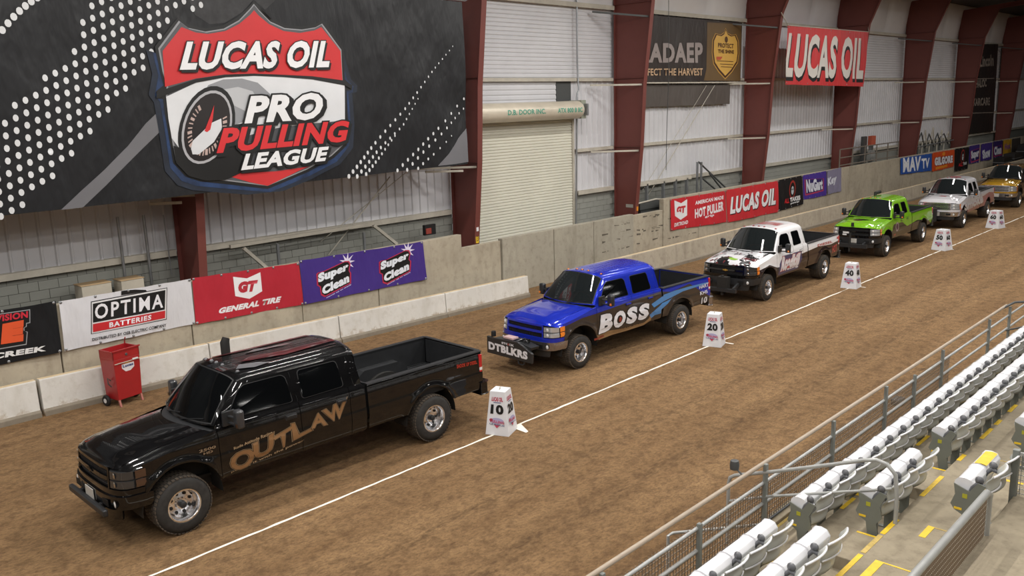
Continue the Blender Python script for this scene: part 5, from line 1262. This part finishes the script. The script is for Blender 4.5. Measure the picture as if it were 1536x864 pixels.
# ---- silver white truck
SLV = paint('pearl_white_paint', (.60, .59, .62), .28, .3, 1.0); RSW = paint('red_swirl_paint', (.33, .14, .14), .3, .6, 1.0)
def silver_extra(root, part, nose, hood, wsf):
    b = MB(); b.span((-1.3, -.1, .35), (-1.05, .75, .95), M_UND); b.tube([(-1.18, .2, .3), (-1.18, .2, 1.02)], .06, M_UND); part(b, 'weight_stack', None, None, bevel=.02)
truck(dict(label='pearl white crew-cab pickup with reddish sides and chrome front, fifth in line', wb=3.82, xc=2.55, xe=4.92, zs=.97, ws=.87, R=.385, M=SLV, Mlow=RSW, F=(40.51, 11.51), yaw=radians(1.6), Mbump=M_CHR2, Mfas=SLV, gbar=M_CHR, slat=M_CHR2, style='full', ribs=False, zb=[(-.49, .9), (.55, .9), (1.6, 1.05), (3.2, 1.12), (4.0, 1.2), (4.9, 1.1)], cabl=M_REDL,
   roofprint=[(RDD, [poly([(.3, -.3), (.55, -.2), (.5, .3), (.3, .2)])])], hoodprint=[(RDD, [T('ER', [(-.2, .35), (.15, .3), (.15, .5), (-.2, .5)], .06)])], side=[(SLV, [T('Smoke', [(-0.034,1.154),(2.881,1.243),(3.025,0.769),(0.098,0.667)], .06)])], extra=silver_extra))
# ---- gold truck
GLP = paint('gold_flake_paint', (.42, .23, .015), .25, .7, 1.0, .3); DKP = paint('brown_black_paint', (.03, .02, .014), .3, .3, 1.0)
truck(dict(label='gold-hooded dark pickup with chrome grille, last in line at the right edge', wb=3.85, xc=2.6, xe=5.0, zs=.97, ws=.87, R=.385, M=DKP, Mhood=GLP, Mfend=GLP, Mroof=paint('mottled_gold_roof', (.12, .07, .02), .3, .6), F=(49.0, 11.43), yaw=radians(1.6), Mbump=M_CHR2, Mfas=GLP, gbar=M_CHR, slat=M_CHR2, style='full', ribs=False, zb=[(-.49, .9), (.6, .9), (2, 1.0), (5, 1.0)], cabl=M_AMB))

# ================================================================ distance markers
M_SIGN = mat('white_marker_board', 'dcdde2', .45, var=.03, vs=5)
PINK = mat('pink_print', 'b8455c', .6); NAVY = mat('navy_print', '3a4778', .6); LAV = mat('lavender_print', 'a9a4c6', .6)
def marker(cx, cy, ang, txt, side, label, hz=.80, hw=.225):
    r = empty('distance_marker', (cx, cy, 0), ang); tag(r, label, 'distance marker', 'white pyramid distance markers on the chalk line')
    t = hw * .64; h = hz
    b = MB(); A = [(-hw, -hw, 0), (hw, -hw, 0), (hw, hw, 0), (-hw, hw, 0)]; B = [(-t, -t, h - .03), (t, -t, h - .03), (t, t, h), (-t, t, h)]
    B = [(-t, -t, h), (t, -t, h), (t, t, h), (-t, t, h)]
    b.add(A + B, [(0, 3, 2, 1), (0, 1, 5, 4), (1, 2, 6, 5), (2, 3, 7, 6), (3, 0, 4, 7), (4, 5, 6, 7)], M_SIGN); b.build('marker_box', r, bevel=.006)
    b = MB(); b.tube([(-.05, 0, h - .002), (-.03, 0, h + .035), (0, .0, h + .015), (.05, .02, h + .03)], .008, M_GIRT, 6); b.build('handle', r)
    def face(k):
        def fn(a, c, l):   # a lateral, c height
            w_ = hw + (t - hw) * c / h
            P = {0: (-w_ - l - .004, -a, c), 1: (a, -w_ - l - .004, c)}[k]; return P
        return fn
    for k, s in ((0, txt), (1, side)):
        b = MB()
        L = [(PINK, [T('LUCAS OIL', [(-.10, .70), (.10, .70), (.11, .62), (-.11, .62)], .05)]), (NAVY, [rect(-.07, .595, .07, .607)]),
             (BLK, [T(s, [(-.115, .565), (.115, .565), (.13, .39), (-.13, .39)], .05)]),
             (LAV, [disc(0, .27, .13, .055, 14)]), (PINK, [disc(-.11, .28, .035, .03, 10), T('PULLING', [(-.13, .29), (.14, .27), (.14, .22), (-.13, .24)], .04), poly([(-.06, .2), (.06, .2), (0, .14)])]), (NAVY, [T('LEAGUE', [(-.14, .225), (.15, .205), (.15, .18), (-.14, .20)], .02)])]
        print_mesh(b, L, face(k), 0, .0016); b.build('marker_print', r)
    return r
marker(10.74, 10.50, radians(22), '10', '20', 'white distance marker reading 10, beside the black truck tailgate', .80)
marker(18.05, 10.45, radians(16), '20', '20', 'white distance marker reading 20, beside the blue truck bed', .78)
marker(26.15, 10.48, radians(4), '40', '40', 'white distance marker reading 40, beside the white truck bed', .76, .24)
marker(34.45, 10.48, radians(-12), '50', '60', 'white distance marker beside the green truck rear wheel', .76, .27)
marker(41.2, 10.46, radians(-14), '60', '60', 'farthest white distance marker, beside the pearl white truck', .74, .28)

# ================================================================ red tool cart
M_CART = mat('red_cart_enamel', '9c1e22', .35, var=.08, vs=3, coat=.4)
ct = empty('tool_cart', (7.06, 17.70, 0), radians(12)); tag(ct, 'red steel tool cart on small wheels against the white barrier', 'tool cart')
b = MB(); w_, d_ = .30, .22
A = [(-w_ + .03, -d_ + .02, .14), (w_ - .03, -d_ + .02, .14), (w_ - .03, d_ - .02, .14), (-w_ + .03, d_ - .02, .14)]; B = [(-w_, -d_, .98), (w_, -d_, .98), (w_, d_, .98), (-w_, d_, .98)]
b.add(A + B, [(0, 3, 2, 1), (0, 1, 5, 4), (1, 2, 6, 5), (2, 3, 7, 6), (3, 0, 4, 7), (4, 5, 6, 7)], M_CART); b.build('cart_body', ct, bevel=.008)
b = MB()
for s in (-1, 1): b.span((s * w_, -d_, .98), (s * (w_ - .02), d_, 1.16), M_CART); b.span((-w_, s * d_, .98), (w_, s * (d_ - .02), 1.16), M_CART)
b.span((-w_ - .02, -d_ - .02, 1.15), (w_ + .02, -d_ + .01, 1.175), M_CART); b.build('top_tray', ct)
b = MB(); b.box((0, -d_ - .006, .90), (w_ * 1.9, .02, .012), M_GIRT); b.box((.18, -d_ - .015, .92), (.12, .02, .03), M_WHL); b.lathe([(0, -.01), (.025, -.008), (.03, 0)], M_DGREY, (0, -d_ - .005, 1.05), 'Y', 10); b.build('drawer_front', ct)
b = MB(); print_mesh(b, [(P_('d9d4d6'), [poly([(-.13, .86), (.15, .86), (.15, .76), (.06, .70), (-.05, .70), (-.13, .78)])]), (P_('c98a3a'), [poly([(-.13, .865), (.0, .89), (.1, .865)])]), (P_('3a4778'), [T('Lucas', [(-.11, .85), (.13, .85), (.13, .79), (-.11, .79)], .05)])], lambda a, c, l: (a, -(d_ + (w_ * 0) - .02 * (1 - (c - .14) / .84)) - l - .003, c), 0, .0015); b.build('sticker', ct)
for s in (-1, 1):
    b = MB(); b.lathe([(.03, -.03), (.10, -.03), (.115, -.015), (.115, .015), (.10, .03), (.03, .03)], M_RUB, (s * (w_ + .03), .12, .115), 'X', 18); b.lathe([(0, -.034), (.05, -.034)], M_WHL, (s * (w_ + .03), .12, .115), 'X', 12); b.lathe([(0, .034), (.05, .034)], M_WHL, (s * (w_ + .03), .12, .115), 'X', 12); b.build('cart_wheel', ct, smooth=40)
    b = MB(); b.bar((s * (w_ - .05), -d_ + .04, .15), (s * (w_ - .05), -d_ + .0, .0), .035, .035, mat('pinkish_foot', 'a8695f', .5)); b.build('cart_foot', ct)
b = MB(); b.tube([(w_ - .02, d_ - .02, 1.0), (w_ - .02, d_ - .03, 1.22), (w_ - .05, d_ - .1, 1.30)], .014, M_CART, 6); b.tube([(-w_ - .0, -.05, .55), (-w_ - .06, -.05, .62), (-w_ - .06, -.05, .5), (-w_, -.05, .42)], .012, M_DGREY, 6); b.build('cart_handle', ct)
b = MB(); b.box((.02, 0, 1.03), (.12, .1, .08), M_DGREY); b.lathe([(0, .05), (.04, .03), (.05, 0)], M_GALV, (-.1, .05, 1.0), 'Z', 10); tb = b.build('tray_tools', ct)

# ================================================================ grandstand
gs = empty('grandstand', (0, 0, 0)); tag(gs, 'stepped bare concrete seating stand with yellow edge paint', None, None, 'structure')
T1, T2, T3, T4 = .35, .65, .97, 1.27
E0, E1, E2, E3 = 4.90, 4.13, 3.28, 2.27
X0_, X1_ = 1.0, 40.0
def step(y0, y1, z, nm='step', xa=X0_, xb=X1_):
    b = MB(); b.span((xa, y1, 0), (xb, y0, z), M_TREAD); return b.build(nm, gs, bevel=.012)
step(E0, E1, T1); step(E1, E2, T2); step(E2, E3, T3); step(E3, .9, T4); step(.9, -.2, T4 + .32); step(-.2, -1.4, T4 + .64); step(-1.4, -3, T4 + .96); step(-3, -9, T4 + 1.3)
b = MB(); b.span((X0_, E0 - .12, 0), (X1_, E0 + .06, T1 + .05), M_TREAD); b.build('front_curb', gs, bevel=.01)
def stripe(x0, x1, y, z, wdt=.055, m=M_YEL, vert=False):
    b = MB(); b.span((x0, y - wdt, z), (x1, y, z + .004), m); return b.build('edge_stripe', gs)
rnd = random.Random(11)
stripe(7.0, 9.45, E0 - .125, T1, .06); stripe(9.45, 11.5, E0 - .125, T1, .04, M_YELW)
for (a, c, m) in ((7.2, 9.62, M_YEL), (10.3, 10.7, M_YEL), (10.8, 11.5, M_YEL), (11.55, 12.0, M_YELW), (13.0, 13.5, M_YEL), (13.7, 14.2, M_YELW), (15.0, 15.6, M_YEL), (15.8, 16.3, M_YELW), (17, 17.4, M_YEL)): stripe(a, c, E1 - .004, T2, .05, m)
for (a, c, m) in ((8.0, 8.75, M_YEL), (8.8, 9.3, M_YELW), (9.35, 9.8, M_YEL), (10.6, 11.35, M_YEL), (12.0, 12.25, M_YEL), (13.0, 13.5, M_YEL), (13.7, 13.95, M_YEL), (14.4, 14.8, M_YEL), (16, 16.5, M_YEL), (17.2, 17.6, M_YEL)): stripe(a, c, E2 - .004, T3, .055, m)
def ell(x, y, z, ly=.45, lx=.3, thin=.02, wd=.07):
    b = MB(); b.span((x, y - wd, z), (x + lx, y, z + .004), M_YEL); b.span((x + lx - thin, y - ly, z), (x + lx, y - wd, z + .004), M_YELW if thin < .03 else M_YEL); b.build('edge_stripe', gs)
# small aisle steps
def astep(x0, x1, y0, y1, z, m=True):
    b = MB(); b.span((x0, y1, .1), (x1, y0, z), M_TREAD); b.build('aisle_step', gs, bevel=.01)
    if m:
        b = MB(); b.span((x0, y0 - .05, z), (x0 + .12, y0, z + .004), M_YEL); b.span((x1 - .035, y1, z), (x1, y0 - .02, z + .004), M_YEL); b.build('edge_stripe', gs)
astep(8.85, 9.55, 3.62, 3.27, .81); astep(8.3, 8.8, 4.5, 4.12, .5)
astep(11.15, 11.95, 3.62, 3.27, .81); astep(11.2, 11.9, 4.5, 4.12, .5, False)
b = MB(); b.span((8.0, 2.26, .5), (8.45, 2.98, 1.13), M_TREAD); b.build('aisle_step', gs, bevel=.008)
b = MB(); b.span((8.0, 2.90, 1.13), (8.45, 2.985, 1.134), M_YEL); b.span((7.995, 2.3, 1.13), (8.06, 2.9, 1.134), M_YEL); b.span((8.43, 2.4, 1.13), (8.45, 2.9, 1.134), M_YEL); b.span((7.988, 2.4, 1.02), (7.996, 2.985, 1.13), M_YEL); b.box((8.27, 2.62, 1.132), (.08, .1, .003), M_YELW); b.build('edge_stripe', gs)
ell(9.55, 2.93, T3, .6, .32); ell(12.0, 2.95, T3 + .0, .5, .35); ell(10.95, 2.75, T3, .45, .8, .06, .05); ell(11.9, 2.2, T4, .4, .5, .02, .05)

# ---- stadium seats
M_SEAT = mat('white_seat_plastic', 'e4e4e8', .28, var=.02, vs=4, coat=.3); M_SEATB = mat('slat_shaded_backrest', 'b3b5af', .35, coat=.2)  # backrest grey is darkened to carry the shade between its slats
M_KNOB = mat('dark_grey_armrest', '5b5c60', .35, coat=.3); M_STD = mat('grey_green_standard', '6f726a', .45, var=.06, vs=6)
PITCH = .508
def back_fn(u, v):
    # u across 0..1, v 0 bottom..1 top
    x = .02 + (PITCH - .04) * u; z = .34 + .42 * v + .025 * (1 - (2 * u - 1) ** 2) * v
    y = -.10 - .13 * v - .06 * (1 - (2 * u - 1) ** 2) - .020 * sin(v * pi * 4.5) 
    return (x, y, z)
def seat_proto():
    r = empty('stadium_seat')
    b = MB(); w0, w1 = .012, PITCH - .012
    prof = [(.055, .30), (.09, .45), (.125, .58), (.12, .63), (.09, .665), (.03, .675), (-.03, .66), (-.065, .61), (-.05, .5), (.0, .40), (.02, .30)]
    n = len(prof); b.add([(w0, y, z) for y, z in prof] + [(w1, y, z) for y, z in prof], [(i, (i + 1) % n, n + (i + 1) % n, n + i) for i in range(n)] + [tuple(range(n)), tuple(range(2 * n - 1, n - 1, -1))], M_SEAT)
    b.build('seat_pan', r, smooth=50, bevel=.008)
    b = MB(); b.grid(back_fn, 8, 12, M_SEATB)
    bk = b.build('backrest', r, smooth=60, solid=.014)
    b = MB(); b.tube([back_fn(k / 8, 1.0) for k in range(9)], .012, M_SEAT, 6); b.tube([(p[0], p[1] - .012, p[2]) for p in [back_fn(k / 8, .52) for k in range(9)]], .009, M_SEAT, 6); b.build('backrest_rim', bk, smooth=60)
    b = MB(); P = [(.0, -.02, .50), (.0, -.06, .60), (.0, -.11, .66), (.0, -.17, .64)]
    b.tube(P, [.018, .024, .03, .026], M_KNOB, 8); b.lathe([(0, .03), (.035, .022), (.048, 0), (.035, -.022), (0, -.03)], M_KNOB, (0, -.12, .70), 'X', 10); b.build('armrest', r, smooth=60)
    b = MB(); b.span((-.02, -.10, .0), (.02, .0, .36), M_STD); b.span((-.025, -.16, 0), (.025, .06, .012), M_STD); b.span((0, -.09, .30), (PITCH - .03, -.05, .34), M_STD); b.build('seat_stand', r)
    return r
proto_seat = seat_proto(); used_proto = [False]
def end_panel(parent, yel=True):
    b = MB(); pts = [(.12, .62), (.10, .50), (.14, .38), (.10, .32), (.02, .28), (-.02, .05), (.06, 0), (-.16, 0), (-.14, .1), (-.10, .28), (-.16, .36), (-.13, .5), (-.20, .66), (-.12, .68), (-.04, .56)]
    b.prism(pts, -.045, -.03, M_STD, lambda a, q, y: (y, a, q)); o = b.build('end_panel', parent)
    b = MB(); b.box((-.047, .06, .34), (.004, .08, .025), M_YEL); b.box((-.047, .0, .50), (.003, .05, .05), mat('faded_row_tag', 'a7a32f', .6)); b.build('row_tag', o)
def ordinal(n): return ords[n] if n < len(ords) else 'far'
allseats = 0
def row(nm, xs, y, z, start_desc, endp=True, group='white folding seats of the stand', skip=()):
    global allseats
    for i, x in enumerate(xs):
        if used_proto[0]: s = copy_tree(proto_seat0)
        else: s = proto_seat; used_proto[0] = True
        s.location = (x, y, z)
        tag(s, 'white folding stadium seat, %s, %s seat %s' % (nm, ordinal(i), start_desc), 'seat', group); allseats += 1
        seatlist.append((s, nm, i))
    return
proto_seat0 = proto_seat; seatlist = []
def rng(x0, n): return [x0 + PITCH * k for k in range(n)]
row('front row', rng(8.78 - 5 * PITCH, 5)[::-1], 4.28, T1, 'left of the railed aisle')
row('front row', [x for x in rng(9.50, 36) if not 21.0 < x < 21.9], 4.28, T1, 'right of the railed aisle')
row('second row', rng(8.42 - 4 * PITCH, 4)[::-1], 3.52, T2, 'left of the railed aisle')
row('second row', rng(9.66, 3), 3.52, T2, 'right of the railed aisle')
row('second row', [x for x in rng(12.12, 28) if not 21.0 < x < 21.9], 3.52, T2, 'right of the second aisle')
row('third row', rng(9.84, 2), 2.56, T3, 'behind the mesh handrail')
row('third row', rng(12.25, 12), 2.56, T3, 'right of the second aisle')
row('fourth row', rng(10.95, 5), 1.80, T4, 'behind the wire fence')
for s, nm, i in seatlist:
    if i == 0 and ('right' in s['label'] or 'behind the mesh' in s['label']): end_panel(s)
# yellow paint patches on the third row seats
for s, nm, i in seatlist:
    if nm == 'third row' and 'mesh' in s['label']:
        if i == 1:
            b = MB(); b.grid(lambda u, v: (.03 + .44 * u, .085 - .13 * v, .669 + .013 * sin(pi * v)), 4, 4, M_YEL); b.build('yellow_patch', s)
M_MESH = mat('dull_mesh_wire', '8a7a68', .55, .3)
# ---- front rail of the stand
gr_ = empty('stand_railing', (0, 4.86, 0)); tag(gr_, 'long grey three-pipe railing with wire mesh in front of the seats', 'railing')
b = MB(); b.tube([(1.5, .02, 1.25), (20.6, .02, 1.25)], .028, mat('worn_tan_rail', 'a39483', .45, var=.12, vs=2), 10); b.build('top_rail', gr_, smooth=50)
for z in (1.0, .72): b = MB(); b.tube([(1.5, 0, z), (22.4, 0, z)], .022, M_GREY, 8); b.build('mid_rail', gr_, smooth=50)
b = MB(); b.tube([(1.5, 0, .43), (22.4, 0, .43)], .016, M_DGREY, 8); b.build('bottom_rail', gr_, smooth=50)
for x, zt in ((4.2, 1.24), (6.3, 1.24), (8.12, 1.06), (9.69, 1.26), (11.72, 1.24), (13.7, 1.24), (15.0, 1.1), (16.4, 1.22), (19.25, 1.22), (20.75, 1.2), (22.4, 1.2)):
    b = MB(); b.box((x, -.02, (zt + .36) / 2), (.055, .05, zt - .36), mat('slate_post', '7b7f7b', .45, .1)); b.build('post', gr_, bevel=.006)
b = MB(); x = 1.6
while x < 17.0:
    b.bar((x, .03, .42), (x, .03, 1.02), .009, .009, M_MESH); x += .06
for k in range(9): z = .46 + .065 * k; b.bar((1.6, .03, z), (17.0, .03, z), .009, .009, M_MESH)
tag(b.build('wire_mesh', gr_), None, None, None, 'stuff')
# far end: railing continuing across
b = MB(); b.tube([(20.3, 4.88, 1.24), (20.9, 4.8, 1.27), (21.4, 4.2, 1.30), (21.6, 3.2, 1.45)], .025, M_DGREY, 8); b.tube([(20.6, 4.85, .7), (21.3, 4.3, .8), (21.6, 3.3, 1.0)], .02, M_DGREY, 8); tag(b.build('aisle_handrail', smooth=50), 'thin dark bent handrail at the far end of the seat railing', 'handrail')
# aisle handrail over the first aisle
ah = empty('aisle_handrail', (9.68, 4.8, 0)); tag(ah, 'curved shiny grey pipe handrail stepping down the first aisle', 'handrail')
def yz(pts): return [(0, y - 4.8, z) for y, z in pts]
b = MB(); b.tube(yz([(5.35, 0), (5.35, .85), (5.33, .94), (5.26, .99), (4.73, 1.19), (3.98, 1.49), (3.62, 1.64), (3.48, 1.68), (3.36, 1.66), (3.26, 1.56), (3.23, 1.3), (3.23, .97)]), .024, M_GREY, 10); b.build('rail_frame', ah, smooth=50)
b = MB(); b.tube(yz([(5.35, .60), (4.81, .83), (3.29, 1.38)]), .018, M_GREY, 8); b.build('mid_rail', ah, smooth=50)
b = MB(); b.tube([(-1.42, .55, 0), (-1.42, .55, .68), (-1.36, .52, .70), (0.0, .06, .43)], .02, M_GREY, 8); b.build('lower_rail', ah, smooth=50)
# vomitory handrail with mesh
vh = empty('mesh_handrail', (7.0, 2.24, 0)); tag(vh, 'sloping thick pipe handrail with wire mesh beside the landing', 'handrail')
b = MB(); b.tube([(-2.4, 0, 1.76), (2.36, 0, 1.76), (2.42, 0, 1.72), (2.43, 0, 1.6), (2.43, 0, 1.05)], .038, M_GREY, 12); b.build('top_rail', vh, smooth=50)
b = MB(); x = -2.3
while x < 2.38: b.bar((x, 0, 1.25), (x + .004, 0, 1.74), .008, .008, M_MESH); x += .035
for k in range(8): b.bar((-2.3, 0, 1.27 + .06 * k), (2.4, 0, 1.27 + .06 * k), .004, .004, M_GIRT)
tag(b.build('wire_mesh', vh), None, None, None, 'stuff')
wf2 = empty('wire_fence', (10.62, 2.28, 0)); tag(wf2, 'slate post and square wire fence standing on the landing, right edge', 'fence')
b = MB(); b.box((0, 0, 1.46), (.07, .07, .72), mat('slate_post', '5f6462')); b.build('post', wf2, bevel=.006); b = MB(); b.box((0, -1.6, 1.5), (.07, .07, .6), mat('slate_post', '5f6462')); b.build('post', wf2, bevel=.006)
b = MB(); b.bar((0, 0, 1.78), (0, -1.6, 1.78), .03, .03, M_GREY)
for k in range(9): b.bar((.01, -.02, 1.3 + .055 * k), (.01, -1.6, 1.3 + .055 * k), .006, .006, M_GALV)
for k in range(16): b.bar((.01, -.06 - .1 * k, 1.28), (.01, -.06 - .1 * k, 1.78), .006, .006, M_GALV)
b.build('wire_mesh', wf2)
b = MB(); b.lathe([(0, .06), (.05, .05), (.06, 0), (.055, -.06), (.0, -.08)], M_DGREY, (9.22, 5.02, 1.36), 'Z', 12); b.tube([(9.22, 4.98, 1.30), (9.22, 4.9, 1.24)], .012, M_DGREY, 6); tag(b.build('rail_knob', smooth=60), 'dark egg-shaped knob sticking up from the top rail', 'knob')
b = MB(); b.box((16.5, 5.6, .06), (.3, .18, .12), M_DGREY); tag(b.build('small_black_case', bevel=.03), 'small dark case lying on the dirt below the railing', 'case')

# ================================================================ dim clutter at the far end
rnd = random.Random(5)
def crate(x, y, w_, d, h, m, label, nm='equipment_case', cat='case'):
    r = empty(nm, (x, y, 0)); tag(r, label, cat)
    b = MB(); b.span((-w_ / 2, -d / 2, .12), (w_ / 2, d / 2, h), m); b.build('case_body', r, bevel=.03)
    b = MB()
    for sx in (-1, 1):
        for sy in (-1, 1): b.lathe([(0, -.03), (.06, -.03), (.06, .03), (0, .03)], M_RUB, (sx * w_ * .4, sy * d * .4, .06), 'Y', 10)
    b.build('casters', r)
    b = MB(); b.span((-w_ / 2 - .02, -d / 2 - .02, h * .7), (w_ / 2 + .02, d / 2 + .02, h * .7 + .03), M_GALV); b.build('case_trim', r)
crate(69.3, 17.5, 2.0, .7, 1.05, M_BLACK, 'black equipment case against the wall behind the gold truck, nearest one')
crate(72.0, 17.5, 2.2, .7, 1.2, mat('charcoal_case', '232120', .6), 'charcoal equipment case, second behind the gold truck')
crate(75.2, 17.4, 3.0, .7, 1.7, M_BLACK, 'tall black equipment case, third behind the gold truck')
crate(79.5, 17.4, 3.0, .8, 2.0, mat('charcoal_case', '232120'), 'large charcoal case farthest behind the gold truck')
